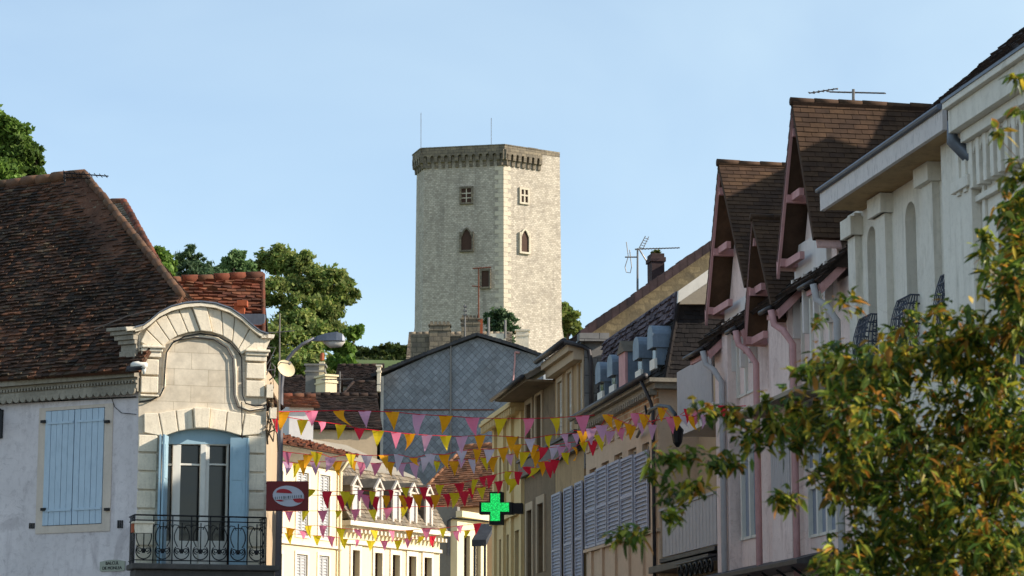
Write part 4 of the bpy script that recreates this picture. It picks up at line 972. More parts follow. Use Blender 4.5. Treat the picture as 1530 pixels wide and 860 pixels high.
# slate gable house
SY = 150.0
SH = thing('slate_gable_house', 'big house with grey slate covered gable wall in front of the tower', 'house', (at(690, 600, SY).x, SY + 6, hillz(-3, SY)))
FG = Frame((at(690, 600, SY).x, SY), (-.2, -.98)); G = lambda x, y, o=0: FG.W(x, y) + FG.n * o
mb = MB(); mb.prism([G(572, 760), G(812, 760), G(812, 536), G(805, 532), G(714, 504), G(640, 531), G(572, 562)], -FG.n * 12); mb.build('wall', M['slatewall'], SH, recalc=True, label='gable wall hung with grey diamond slates')
mb = MB()
for pts in ([(556, 560), (640, 526), (714, 498)], [(714, 498), (770, 514), (815, 531)]):
    for p, q in zip(pts, pts[1:]):
        tile_roof(mb, [G(*p, .35), G(*q, .35), G(*q, -12.5), G(*p, -12.5)], .4, .3, .05, base=.16)
ro = mb.build('roof', M['slate'], SH)
mb = MB(); mb.tube([G(674, 512, .12), G(674, 640, .12), G(674, 690, .12)], .06, 8); mb.build('downpipe', M['alu'], SH)
mb = MB(); mb.tube([G(770, 526, .12), G(770, 540, .12), G(767, 572, .12)], .05, 8); mb.tube([G(770, 526, .12), G(777, 527, .12)], .07, 8); mb.build('downpipe', M['pinkwood'], SH, label='short dark red pipe on the right of the slate gable')
mb = MB(); mb.tube([G(574, 612, .05), G(738, 612, .05)], .04, 6); mb.build('flashing', M['rust'], SH)
mb = MB(); a, b = FG.px(572, 562), FG.px(572, 760); mb.box(FG, a[0] - .06, a[0] + .12, -.3, .06, b[1], a[1]); mb.build('corner_trim', M['white'], SH)
# house behind with chimneys
t, *_ = house('ridge_house', 'house behind the slate gable carrying a row of notched chimneys', 606, 765, 498, 540, 172, depth=9, roofm='slate_warm', wallm='plaster_grey')
mb = MB(); P = at(660, 500, 166.5); FQ = Frame((P.x, P.y), (0, -1)); a, b, c, d = FQ.rect(613, 650, 499, 545); mb.box(FQ, a, b, -3, 0, c - 2, d); a, b, c, d = FQ.rect(650, 720, 501, 520); mb.box(FQ, a, b, -1, 0, c - 2, d); mb.build('parapet_wall', M['towerdark'], t, recalc=True)
chimney('c', t, 641, 672, 486, 503, 166, 'towerdark', notch=True, d=1)
chimney('c', t, 689, 717, 477, 502, 166, 'towerdark', notch=True, d=1)
chimney('c', t, 717, 721, 476, 500, 166, 'terracotta', d=.3, cap=False)
chimney('c', t, 771, 790, 494, 522, 166, 'lime_block', d=1)
mb = MB(); P = at(740, 500, 165); FQ = Frame((P.x, P.y), (0, -1)); a, b, c, d = FQ.rect(727, 756, 498, 505); mb.box(FQ, a, b, -1, 0, c - 1, d); mb.build('parapet_cap', M['lime_block'], t, recalc=True)
for x, y in ((730, 474), (755, 478)):
    mb = MB(); mb.tube([at(x, 505, 165), at(x, y, 165)], .09, 8); mb.build('flue_pipe', M['alu'], t)
mb = MB(); mb.tube([at(695, 505, 165), at(695, 455, 165)], .05, 8)
for y in (458, 464, 470): mb.box(Frame((at(695, y, 165).x, 165), (0, -1)), -.14, .14, -.1, .1, at(695, y, 165).z - .06, at(695, y, 165).z + .06)
mb.build('flue_pipe', M['alu'], t)
RM = thing('cross_aerial', 'rust red mast with cross arms standing in front of the tower window', 'aerial', at(715, 478, 166))
mb = MB(); mb.cyl(at(715, 480, 166), at(715, 400, 166), .06, .04); mb.build('mast', M['rust'], RM)
mb = MB(); yagi(mb, at(706, 401, 166), at(734, 399, 166), 6, .5, r=.03); mb.tube([at(705, 427, 166), at(718, 428, 166)], .04); mb.build('aerial_rods', M['rust'], RM)

# ================================================================== SUNLIT HOUSES, LEFT SIDE OF THE FAR STREET
AN_ = R_(26); LA = Frame((at(400, 700, 95).x, 95), (math.cos(AN_), -math.sin(AN_)))
def louvpanel(mb, F, h, o=.03): 
    m = (h[0] + h[1]) / 2; louvre(mb, F, h[0], m - .01, h[2], h[3], o, pitch=.12); louvre(mb, F, m + .01, h[1], h[2], h[3], o, pitch=.12)
HA_ = thing('cream_house', 'tall sunlit cream house with closed grey louvred shutters left of the dormered house', 'house', LA.w(LA.s(460), -3, 0))
s0, s1 = sorted((LA.s(380), LA.s(513))); zE = LA.z(460, 676)
hs = []
for x0, x1, dy in ((408, 424, 0), (446, 462, 3), (479, 494, 7)):
    hs.append(LA.rect(x0, x1, 703 + dy, 797 + dy)); hs.append(LA.rect(x0, x1, 827 + dy * .5, 905)); 
    hs.append(LA.rect(x0, x1, 935, 1000))
mb = MB(); mb.holes(LA, s0, s1, 0, zE, hs, .25); mb.box(LA, s0, s1, -9, -.25, 0, zE); mb.build('wall', M['creamA'], HA_)
for h in hs[:]:
    mb = MB(); louvpanel(mb, LA, (h[0] + .02, h[1] - .02, h[2] + .02, h[3] - .02), -.03); mb.build('shutter', M['shutgrey'], HA_)
for h in hs: surround(LA, h, .14, HA_, 'lime_block', .04, .14, True)
mb = MB(); z = LA.z(450, 810); mb.box(LA, s0, s1, 0, .1, z - .12, z); mb.build('stone_trim', M['lime_block'], HA_, recalc=True)
mb = MB(); prof = [(0, -.55), (.12, -.5), (.3, -.3), (.5, -.1), (.62, 0), (.62, .08), (-.1, .08)]
mb.prism([LA.w(s0, o, zE + z) for o, z in prof], LA.d * (s1 - s0 + .15)); mb.build('cove_cornice', M['coveA'], HA_, recalc=True)
mb = MB(); tile_roof(mb, [LA.w(s0 - .1, .7, zE + .1), LA.w(s1 + .2, .7, zE + .1), LA.w(s1 - 1.2, -4.5, zE + 1.6), LA.w(s0 + 1, -4.5, zE + 1.6)], .26, .3, .08, jit=.8)
mb.P([LA.w(s1 + .2, .7, zE + .1), LA.w(s1 + .2, -9, zE + .1), LA.w(s1 - 1.2, -4.5, zE + 1.6)]); mb.P([LA.w(s0 - .1, .7, zE + .1), LA.w(s0 - .1, -9, zE + .1), LA.w(s0 + 1, -4.5, zE + 1.6)]); mb.P([LA.w(s0 - .1, -9, zE + .1), LA.w(s1 + .2, -9, zE + .1), LA.w(s1 - 1.2, -4.5, zE + 1.6), LA.w(s0 + 1, -4.5, zE + 1.6)])
mb.build('roof', M['tile_red'], HA_)
mb = MB(); sp_ = LA.s(506); mb.tube([LA.w(sp_, .55, zE - .05), LA.w(sp_, .12, zE - .6), LA.w(sp_, .12, 0)], .06, 8); mb.build('downpipe', M['creamA'], HA_, smooth=True)
# house B with five dormers
LBf = Frame((at(512, 700, 101.2).x, 101.2), (math.cos(AN_ + .05), -math.sin(AN_ + .05)))
HBh = thing('dormered_house', 'sunlit cream house with five narrow dormers in a grey mansard roof', 'house', LBf.w(LBf.s(580), -3, 0))
s0, s1 = sorted((LBf.s(513), LBf.s(658))); zE = LBf.z(585, 793); hs = []
for x0, x1, y in ((528, 538.5, 822), (561, 572, 826), (587, 598, 829), (611, 622, 831), (634, 645, 833)):
    hs.append(LBf.rect(x0, x1, y, y + 75)); hs.append(LBf.rect(x0, x1, y + 105, 1000))
mb = MB(); mb.holes(LBf, s0, s1, 0, zE, hs, .3); mb.box(LBf, s0, s1, -9, -.3, 0, zE); mb.build('wall', M['creamA'], HBh)
for h in hs: window(LBf, HBh, h, -.2, 2, (.7,), 'brownwood', 'curtain')
for h in hs: surround(LBf, h, .16, HBh, 'lime_block', .06, .2)
mb = MB()
mb.box(LBf, s0, s1, 0, .14, zE - .75, zE - .6); mb.box(LBf, s0, s1, .0, .2, zE - .12, zE); mb.box(LBf, s0 - .1, s1 + .1, 0, .5, zE, zE + .2)
s_ = s0
while s_ < s1 - .1: mb.box(LBf, s_, s_ + .12, .0, .38, zE - .28, zE - .12); s_ += .32
mb.build('stone_trim', M['lime_block'], HBh, recalc=True)
zM = LBf.z(585, 708, -1.1)
mb = MB(); tile_roof(mb, [LBf.w(s0, .42, zE + .22), LBf.w(s1, .42, zE + .22), LBf.w(s1 - 0, -1.1, zM), LBf.w(s0, -1.1, zM)], .3, .2, .04)
far = s0 if LBf.d.dot(LA.d) > 0 else s1
mb.build('mansard_slope', M['slate_warm'], HBh)
mb = MB(); mb.box(LBf, s0, s1, -9, -1.15, zE, zM - .05); 
mb.prism([LBf.w(s0, -1.1, zM), LBf.w(s0, -9, zM), LBf.w(s0, -5, zM + 1.7)], LBf.d * (s1 - s0)); mb.build('upper_roof', M['coveA'], HBh, recalc=True)
for (xa, xb, yp, yb_) in ((529, 541, 713, 776), (563, 574, 717, 781), (589, 600, 720, 785), (614, 625, 723, 788), (638, 648, 726, 791)):
    a, b, c, d = LBf.rect(xa, xb, yp + 12, yb_, .35); c = zE + .3
    m = MB(); mid = (a + b) / 2
    m.box(LBf, a, b, -1.0, .24, c, d); m.prism([LBf.w(a - .08, -1.0, d), LBf.w(b + .08, -1.0, d), LBf.w(mid, -1.0, d + .42)], LBf.n * 1.26)
    do_ = m.build('dormer', M['slate_warm'], HBh, recalc=True)
    m = MB(); m.box(LBf, a - .02, a + .12, .24, .34, c, d); m.box(LBf, b - .12, b + .02, .24, .34, c, d); m.box(LBf, a + .12, b - .12, .24, .3, c, c + .1)
    for p, q in ((a - .12, mid), (b + .12, mid)): m.prism([LBf.w(p, .27, d - .06), LBf.w(q, .27, d + .42), LBf.w(q, .27, d + .28), LBf.w(p + (.14 if p < mid else -.14), .27, d - .06)], LBf.n * .1)
    m.box(LBf, a + .12, b - .12, .24, .32, d - .08, d)
    sub(m, 'front_frame', M['lavstone'], do_, recalc=True); g = MB(); g.box(LBf, a + .12, b - .12, .241, .26, c + .1, d - .08); sub(g, 'pane', M['shutgrey'], do_)
# house C and the roofs behind
LCf = Frame((at(684, 800, 118).x, 118), (math.cos(AN_), -math.sin(AN_)))
HCh = thing('end_house', 'white fronted house with flank coloured grey for shade just left of the green cross', 'house', LCf.w(LCf.s(700), -3, 0))
s0, s1 = sorted((LCf.s(684), LCf.s(728))); zE = LCf.z(700, 775)
hs = [LCf.rect(694, 703, 800, 900), LCf.rect(712, 719, 805, 900)]
mb = MB(); mb.holes(LCf, s0, s1, 0, zE, hs, .3); mb.box(LCf, s0, s1, -7, -.3, 0, zE); mb.box(LCf, s0 - .15, s1 + .15, 0, .35, zE, zE + .3); mb.build('wall', M['creamA'], HCh)
for h in hs: window(LCf, HCh, h, -.2, 2, (.7,), 'brownwood', 'curtain')
FCc = Frame((at(684, 800, 118).x, 118), (-.3, -.954)); a, b, c, d = FCc.rect(650, 684, 757, 1000)
mb = MB(); mb.box(FCc, a, b, -.4, .0, 0, d); mb.build('shade_grey_flank', M['plaster_grey'], HCh, recalc=True)  # grey render puts the flank's shade into its colour
mb = MB(); mb.tube([FCc.W(669, 830, .1), FCc.W(669, 778, .1), FCc.W(676, 774, .1), FCc.W(730, 779, .1)], .05, 6); mb.build('cable_duct', M['gutter'], HCh)
t1_, *_ = house('orange_roof_house', 'house with dark front slope and long sunlit orange hip behind the flags', 606, 745, 668, 758, 126, depth=9, hl=1.0, hr=2.2, roofm='tile_dark2', wallm='beige', n=(-.5, -.86))
t3_, *_ = house('second_orange_roof_house', 'smaller house behind with pinkish orange sunlit hip above the cross', 660, 765, 688, 745, 138, depth=7, hl=1.0, hr=1.8, roofm='tile_dark2', wallm='beige', n=(-.5, -.86))
AW = thing('grey_awning', 'small slate grey canopy below and left of the green cross', 'awning', at(730, 820, 96))
FA = Frame((at(737, 820, 96).x, 96), (-.35, -.94)); a, b, c, d = FA.rect(719, 740, 788, 818)
mb = MB(); mb.prism([FA.w(a, 0, d), FA.w(a, .0, d + .15), FA.w(a, 1.0, c + .25), FA.w(a, 1.0, c)], FA.d * (b - a)); mb.build('canopy', M['slate'], AW, recalc=True)
mb = MB(); mb.box(FA, a + .05, a + .12, .85, .95, 0, c + .1); mb.box(FA, b - .12, b - .05, .85, .95, 0, c + .1); mb.build('support', M['gutter'], AW)

# ================================================================== RIGHT SIDE OF THE STREET
D8 = 8.0
def rbox(mb, x0, x1, yt, yb, o0, o1): a, b, c, d = R.rect(x0, x1, yt, yb); mb.box(R, a, b, o0, o1, c, d)
# --- far pale house (x 735-783)
H6 = thing('pilastered_house', 'pale ochre house with tall parapet and pilasters behind the green cross', 'house', R.w(R.s(760), -3, 0))
s0, s1 = sorted((R.s(738), R.s(783))); zT = R.z(760, 628); zP = R.z(780, 592, .35)
hs = [R.rect(x0, x1, yt, yb) for x0, x1, yt, yb in ((746, 752, 682, 740), (757, 763, 668, 732), (769, 776, 652, 724), (746, 752, 805, 900), (757, 763, 798, 900), (769, 776, 792, 900))]
mb = MB(); mb.holes(R, s0, s1, 0, zT, hs, .25); mb.box(R, s0, s1, -D8, -.25, 0, zT); mb.build('wall', M['creamB'], H6)
for h in hs: window(R, H6, h, -.18, 2, (.7,), 'brownwood', 'curtain')
mb = MB(); mb.box(R, s0 - .1, s1 + .3, -.4, .32, zT, zT + .12); mb.box(R, s0 - .1, s1 + .3, -.4, .5, zT + .12, zT + .22); mb.box(R, s0 - .1, s1 + .35, -.4, .35, zT + .22, zP); mb.box(R, s0 - .1, s1 + .35, -.4, .42, zP, zP + .08)
s_ = s0
while s_ < s1 + .2: mb.box(R, s_, s_ + .14, .32, .45, zT - .12, zT + .1); s_ += .34
for x in (741, 754.5, 766, 781): m = MB(); a = R.s(x); m.box(R, a - .2, a + .2, 0, .1, 0, zT); m.build('pilaster', M['creamB'], H6)
z = R.z(760, 765); mb.box(R, s0, s1, 0, .16, z - .25, z); mb.build('stone_trim', M['creamB'], H6, recalc=True)
# --- brown house R5 and ochre house R4
def eaveroof(root, s0, s1, oe, ze, pitch, depth, mat, near_over=0, tw=.25, th=.2, thick=.05, gutter='gutter', soffit=.0):
    zr = ze + math.tan(pitch) * (oe + depth / 2); mb = MB()
    tile_roof(mb, [R.w(s0, oe, ze), R.w(s1, oe, ze), R.w(s1, -depth / 2, zr), R.w(s0, -depth / 2, zr)], tw, th, thick, base=.12)
    tile_roof(mb, [R.w(s0, -depth - .3, ze), R.w(s1, -depth - .3, ze), R.w(s1, -depth / 2, zr), R.w(s0, -depth / 2, zr)], .5, .5, thick, base=.12)
    ro = mb.build('roof', M[mat], root); m = MB(); ridge(m, R.w(s0, -depth / 2, zr), R.w(s1, -depth / 2, zr), .12, .45); sub(m, 'ridge_tiles', M[mat], ro)
    if gutter: m = MB(); m.tube([R.w(s0, oe + .08, ze - .04), R.w(s1, oe + .08, ze - .04)], .08, 8); m.build('gutter', M[gutter], root, smooth=True)
    return zr
H5 = thing('brown_house', 'narrow brown rendered house with wide sagging eave', 'house', R.w(R.s(805), -3, 0))
s0, s1 = sorted((R.s(783.5), R.s(829))); zE = R.z(753, 588, .9)
hs = [R.rect(x0, x1, yt, yb) for x0, x1, yt, yb in ((787, 795, 603, 690), (802, 810, 590, 680), (788, 796, 762, 862), (804, 813, 752, 855))]
mb = MB(); mb.holes(R, s0, s1, 0, zE, hs, .3); mb.box(R, s0, s1, -9, -.3, 0, zE); mb.build('wall', M['brownr'], H5)
for h in hs: window(R, H5, h, -.2, 2, (.7,), 'white', 'glass')
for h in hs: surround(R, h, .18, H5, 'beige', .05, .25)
eaveroof(H5, s0 - .05, s1 + .5, .95, zE + .05, R_(30), 9, 'slate_warm')
mb = MB(); mb.box(R, s0, s1, 0, .92, zE - .12, zE - .05); mb.build('soffit', M['brownr'], H5)
H4 = thing('ochre_house', 'ochre house with white shutters and a rubble stone gable rising over the mansard', 'house', R.w(R.s(850), -3, 0))
s0, s1 = sorted((R.s(829.5), R.s(872))); zE = R.z(830, 521, .5)
hs = [R.rect(x0, x1, yt, yb) for x0, x1, yt, yb in ((834, 841, 570, 668), (848.5, 855.5, 556, 655), (865, 871.5, 540, 640))]
mb = MB(); mb.holes(R, s0, s1, 0, zE, hs, .2); mb.box(R, s0, s1, -9, -.2, 0, zE); mb.build('wall', M['ochre'], H4)
for h in hs:
    m = MB(); louvpanel(m, R, (h[0] + .02, h[1] - .02, h[2], h[3]), -.05); m.build('shutter', M['white'], H4)
for h in hs: surround(R, h, .12, H4, 'beige', .04, .15)
mb = MB()
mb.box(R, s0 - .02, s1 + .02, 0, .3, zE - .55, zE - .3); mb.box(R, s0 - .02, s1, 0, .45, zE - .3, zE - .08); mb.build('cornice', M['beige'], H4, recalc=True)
m = MB(); zl0, zl1 = R.z(830, 692), R.z(830, 668); m.box(R, s0, R.s(784), 0.052, .22, zl0, zl1); m.box(R, s0, R.s(784), 0.052, .3, zl1, zl1 + .08); m.build('mossy_ledge', M['gutter'], H4, recalc=True, label='dark stained ledge across both fronts')
for x0, x1, yt in ((825, 838, 737), (843, 855, 728), (859.5, 870, 720)):
    m = MB(); h = R.rect(x0, x1, yt, yt + 170, .06); louvre(m, R, h[0], h[1], h[2], h[3], .1, th=.05, pitch=.1, fr=.07); m.build('shutter', M['shutlav'], H4)
# near gable end (plane across the street line)
G4 = Frame((R.w(s0, 0, 0).x, R.w(s0, 0, 0).y), (-RD.x, -RD.y))
g4 = lambda x, y, o=0: G4.W(x, y) + G4.n * o
apx = (1110, 322)
mb = MB(); mb.prism([g4(873, 700), g4(873, 506), g4(880, 500), g4(960, 440), g4(1110, 338), g4(1300, 470), g4(1300, 700)], -G4.n * .4); mb.build('gable_wall', M['fieldstone'], H4, recalc=True, label='rubble stone gable wall seen above the mansard')
mb = MB()
line = [(806, 545), (864, 500), (905, 474), (960, 433), (1010, 398), (1110, 330)]
A4 = [g4(x, y) for x, y in line]
RT = MB()
pe = g4(864, 500); pr_ = g4(1110, 330)
tile_roof(RT, [pe + G4.n * .3, pr_ + G4.n * .3, pr_ - G4.n * (s1 - s0 + .3), pe - G4.n * (s1 - s0 + .3)], .25, .2, .05, base=.1)
pf = g4(1300, 470); RT.prism([pr_ + G4.n * .3, pf + G4.n * .3, pf - G4.n * 6, pr_ - G4.n * 6], (0, 0, -.15))
ro = RT.build('roof', M['verge'], H4)
mb = MB(); d_ = (pr_ - pe); L = d_.length; d_ = d_ / L; k = int(L / .28); up = Vector((0, 0, 1))
for i in range(k):
    a = pe + d_ * (L * i / k); b = pe + d_ * (L * (i + 1.12) / k); j = random.uniform(-.015, .025)
    mb.prism([a + G4.n * .38 + up * (.1 + j), b + G4.n * .38 + up * (.06 + j), b + G4.n * .38 - up * .22, a + G4.n * .38 - up * .22], -G4.n * .5)
sub(mb, 'verge_tiles', M['verge'], ro)
mb = MB(); mb.tube([R.w(s0 - .1, .6, zE - .02), R.w(s1, .6, zE - .02)], .09, 8); mb.tube([R.w(s0 - .1, .6, zE - .05), g4(868, 518, .2), g4(878, 524, .2), g4(881, 545, .2), g4(882, 690, .2)], .07, 8); mb.build('gutter', M['gutter'], H4, smooth=True)
mb = MB(); mb.prism([g4(872.5, 700, .02), g4(872.5, 512, .02), g4(904, 512, .02), g4(904, 700, .02)], G4.n * .12); mb.prism([g4(862, 512), g4(862, 500), g4(906, 500), g4(906, 512)], G4.n * .4); mb.build('quoin_strip', M['greystone'], H4, recalc=True, label='grey block edge strip with small cap')
cx = thing('brick_chimney', 'dark brick chimney with mossy top on the stone gable roof', 'chimney', g4(985, 412, -1.5))
FQ = Frame((g4(985, 412, -1.5).x, g4(985, 412, -1.5).y), (G4.n.x, G4.n.y)); a, b, c, d = FQ.rect(976, 995, 378, 412)
mb = MB(); mb.box(FQ, a, b, -.6, 0, c - .6, d); mb.box(FQ, a - .04, b + .04, -.64, .04, d - .25, d - .12); mb.build('shaft', M['verge'], cx, recalc=True)
mb = MB(); leafcloud(mb, [(FQ.w((a + b) / 2, -.3, d + .02), .17)], 300, .05); mb.build('moss', M['leaf_fall'], cx)
AE = thing('rooftop_aerial', 'tall tv aerial with long boom and loops beside the dark brick chimney', 'aerial', g4(966, 420, -1.2))
mb = MB(); g_ = lambda x, y: g4(x, y, -1.2)
mb.cyl(g_(966, 424), g_(966, 360), .035, .028); mb.build('mast', M['alu'], AE)
mb = MB(); yagi(mb, g_(962, 361), g_(1030, 359), 14, .28, up=RN, r=.012); mb.tube([g_(947, 373), g_(966, 373)], .022)
mb.tube([g_(949, 350), g_(952, 372), g_(947, 388), g_(949, 396), g_(955, 397), g_(957, 388), g_(954, 362)], .014)
for q in range(5): mb.tube([g_(969 + q * 2, 358 - q * 3.5), g_(975 + q * 2, 360 - q * 3.5)], .01)
mb.tube([g_(968, 360), g_(978, 341)], .014); mb.tube([g_(974, 361), g_(983, 342)], .012); mb.tube([g_(969, 362), g_(979, 378)], .022)
mb.build('aerial_rods', M['alu'], AE)

# --- mansard house R3
H3m = thing('mansard_house', 'house with dark mansard roof, zinc hooded dormers and wide louvred shutters', 'house', R.w(R.s(925), -3, 0))
s0, s1 = 58.9, R.s(875); sN = s0; zE = R.z(925, 606)
hsh = [R.rect(x0, x1, yt, yb) for x0, x1, yt, yb in ((880, 890, 700, 812), (898, 909, 690, 806), (917, 929, 678, 800), (938, 950, 670, 793), (959, 969, 662, 786))]
hs = hsh
mb = MB(); mb.holes(R, s0, s1, 0, zE, hs, .2); mb.box(R, s0, s1, -D8, -.2, 0, zE); mb.build('wall', M['peach'], H3m)
for x0, x1, yt, yb in ((874, 889.5, 708, 818), (891, 906, 698, 813), (908, 925, 690, 808), (927, 945, 683, 801), (948, 967, 676, 794)):
    m = MB(); h = R.rect(x0, x1, yt, yb, .06); louvre(m, R, h[0], h[1], h[2], h[3], .09, th=.05, pitch=.11, fr=.07); m.build('shutter', M['shutlav'], H3m)
for h in hs: window(R, H3m, h, -.14, 1, (.5,), 'white', 'glass')
mb = MB(); s_ = s0 + .1
while s_ < s1 - .4: 
    z = R.z(925, 640); mb.box(R, s_, s_ + .55, .0, .05, z, z + .06); mb.box(R, s_, s_ + .55, .0, .05, z - .26, z - .2); mb.box(R, s_, s_ + .06, 0, .05, z - .2, z); mb.box(R, s_ + .49, s_ + .55, 0, .05, z - .2, z); s_ += 1.05
a = R.s(980); mb.box(R, a - .0, a + .35, 0, .08, 0, zE)
for x in (884, 900, 919, 939, 960): a = R.s(x); mb.box(R, a - .14, a + .14, 0, .07, 0, R.z(925, 812)); 
mb.box(R, s0, s1, 0, .1, R.z(925, 812), R.z(925, 807)); mb.build('stone_trim', M['peach'], H3m, recalc=True)
mb = MB(); mb.box(R, s0, s1, 0, .06, zE - .55, zE - .15); mb.build('frieze', M['brickfrieze'], H3m, recalc=True, label='orange patterned frieze below the gutter')
mb = MB(); mb.box(R, s0 - .3, s1, -D8, .18, zE - .15, zE); mb.box(R, s0 - .42, s1, -D8, .34, zE, zE + .1)
s_ = s0
while s_ < s1: mb.box(R, s_, s_ + .1, .06, .25, zE - .28, zE - .15); s_ += .26
mb.build('cornice', M['cornice_grey'], H3m, recalc=True)
mb = MB(); mb.tube([R.w(s0 - .4, .45, zE + .14), R.w(s1, .45, zE + .14)], .08, 8); mb.tube([R.w(s0 + .1, .45, zE + .1), R.w(s0 + .1, .2, zE - .45), R.w(s0 + .1, .14, zE - .7), R.w(s0 + .1, .14, 0)], .045, 8); mb.build('gutter', M['gutter'], H3m, smooth=True)
zMt = R.z(1016, 435, -.6)
e0, e1 = R.w(s0 - .2, -.12, zE + .12), R.w(s1 - .3, -.12, zE + .12)
t0_, t1_ = R.w(s0 + .1, -.62, zMt), R.w(s1 - .3, -.62, zMt)
m0_, m1_ = e0.lerp(t0_, .68), e1.lerp(t1_, .68)
mb = MB(); tile_roof(mb, [e0, e1, m1_, m0_], .22, .15, .03)
b0, b1 = R.w(s0 - .2, -D8, zE + .12), R.w(s0 + .1, -D8 + .8, zMt)
tile_roof(mb, [b0, e0, t0_, b1], .2, .12, .02); mb.build('mansard_slope', M['slate_dark'], H3m)
mb = MB(); tile_roof(mb, [m0_ + RN * .03, m1_ + RN * .03, t1_ + RN * .12, t0_ + RN * .12], .24, .15, .06, jit=.7)
v0_, v1_ = t0_ - RN * 4 + Vector((0, 0, 1.4)), t1_ - RN * 4 + Vector((0, 0, 1.4)); w0_, w1_ = b1, R.w(s1 - .3, -D8 + .8, zMt)
mb.P([t0_, t1_, v1_, v0_]); mb.P([v0_, v1_, w1_, w0_]); mb.P([t0_, v0_, w0_]); mb.build('upper_roof', M['tile_lav'], H3m)
mb = MB(); ridge(mb, e0, t0_, .05, .3); mb.build('hip_tiles', M['slate_dark'], H3m)
mb = MB(); q = lambda x, y: R.W(x, y, 0)
FE = Frame((R.w(s0 - .3, 0, 0).x, R.w(s0 - .3, 0, 0).y), (-RD.x, -RD.y)); fe = lambda x, y: FE.W(x, y)
mb.prism([fe(1013, 452), fe(1014, 434), fe(1062, 400), fe(1090, 380), fe(1090, 398), fe(1060, 422)], -FE.n * .12); mb.build('bargeboard', M['white'], H3m, recalc=True, label='white bargeboard above the dark mansard end')
mb = MB(); mb.prism([fe(1016, 450), fe(1060, 420), fe(1100, 420), fe(1100, 454), fe(1016, 454)], -FE.n * .1); mb.build('end_boarding', M['coveA'], H3m, recalc=True)
def zdormer(xf, yt, yb, label=None, tall=False, w_=.6):
    O = .03; sC = R.s(xf, O); zt2 = R.z(xf, yt, O); zb2 = R.z(xf, yb, O); m = MB()
    m.box(R, sC, sC + .06, -.42, O - .02, zb2, zt2 - .28); m.box(R, sC + w_ - .06, sC + w_, -.42, O - .02, zb2, zt2 - .28); m.box(R, sC + .06, sC + w_ - .06, -.4, O - .06, zb2, zt2 - .28)
    d_ = m.build('dormer', M['zincblue'], H3m, recalc=True, label=label)
    h = MB()
    if tall:
        h.prism([R.w(sC - .06, O + .1, zt2 - .3), R.w(sC + w_ + .06, O + .1, zt2 - .3), R.w(sC + w_ / 2, O + .1, zt2 + .05)], -RN * .8); sub(h, 'hood', M['slate_warm'], d_, recalc=True)
        h = MB(); h.box(R, sC - .02, sC + w_ + .02, O - .02, O + .05, zb2 - .1, zt2 - .3); sub(h, 'front_frame', M['pinkwood'], d_, recalc=True)
    else:
        pts = []
        for k in range(9):
            an = math.pi * k / 8; pts.append(R.w(sC + w_ / 2 + math.cos(an) * (w_ / 2 + .05), O + .1, zt2 - .25 + math.sin(an) * .25))
        pts = [R.w(sC - .05, O + .1, zt2 - .6), R.w(sC + w_ + .05, O + .1, zt2 - .6)] + pts
        h.prism(pts, -RN * .5); sub(h, 'hood', M['zincblue'], d_, recalc=True)
        h = MB(); h.box(R, sC - .03, sC + w_ + .03, O - .02, O + .05, zb2 - .1, zb2 + .16); sub(h, 'sill', M['white'], d_, recalc=True)
    g = MB(); g.box(R, sC + .1, sC + w_ - .1, O - .019, O - .012, zb2 + .18, zt2 - .62); sub(g, 'pane', M['glass'], d_)
zdormer(902, 538, 592); zdormer(920, 527, 582); zdormer(937, 508, 574, 'taller dormer with pink front and pitched hood', True, .75); zdormer(960, 500, 560); zdormer(981, 483, 544, w_=.5)
# --- loggia house between mansard and pink house
H2b = thing('loggia_house', 'narrow beige house front with boarded balcony between mansard and pink house', 'house', R.w(R.s(1025), -3, 0))
s0, s1 = sorted((R.s(1000), R.s(1076))); zE = R.z(1040, 545)
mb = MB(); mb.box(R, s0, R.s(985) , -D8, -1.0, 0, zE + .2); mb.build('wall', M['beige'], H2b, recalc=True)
mb = MB(); n_ = 16
for i in range(n_):
    x = 986 + (1066 - 986) * i / n_; a, b, c, d = R.rect(x, x + 4.6, 744 + (1025 - x) * .32, 822 + (1025 - x) * .33, .05); mb.box(R, a, b, -.02, .02, R.z(1025, 824, 0), R.z(1025, 752, 0))
a, b = sorted((R.s(985), R.s(1067))); mb.box(R, a, b, -.04, .05, R.z(1025, 752, 0), R.z(1025, 748, 0)); mb.build('balcony_panel', M['clad'], H2b, recalc=True, label='vertical boarded balcony front')
mb = MB(); mb.box(R, a, b, -1.0, .04, R.z(1025, 832, 0), R.z(1025, 826, 0)); mb.box(R, a - .2, b + .3, -1.0, .25, R.z(1025, 848, 0), R.z(1025, 838, 0)); mb.build('balcony_slab', M['gutter'], H2b, recalc=True)
mb = MB(); 
for i in range(14):
    x = 1013 + 52 * i / 14; h_ = max(0, 1) ; sA, sB = sorted((R.s(x), R.s(x + 3.6))); zlo = R.z(1040, 612, 0); zhi = R.z(1040, 541, 0); mb.box(R, sA, sB, -.02, .02, zlo, zhi)
mb.build('upper_balcony_panel', M['clad'], H2b, recalc=True)
mb = MB(); a, b = sorted((R.s(1013), R.s(1067))); mb.box(R, a, b, -1, .03, R.z(1040, 618, 0), R.z(1040, 613, 0)); mb.box(R, a, b, -1, .0, R.z(1040, 640, 0), R.z(1040, 619, 0)); mb.build('upper_slab', M['whitewall'], H2b, recalc=True)

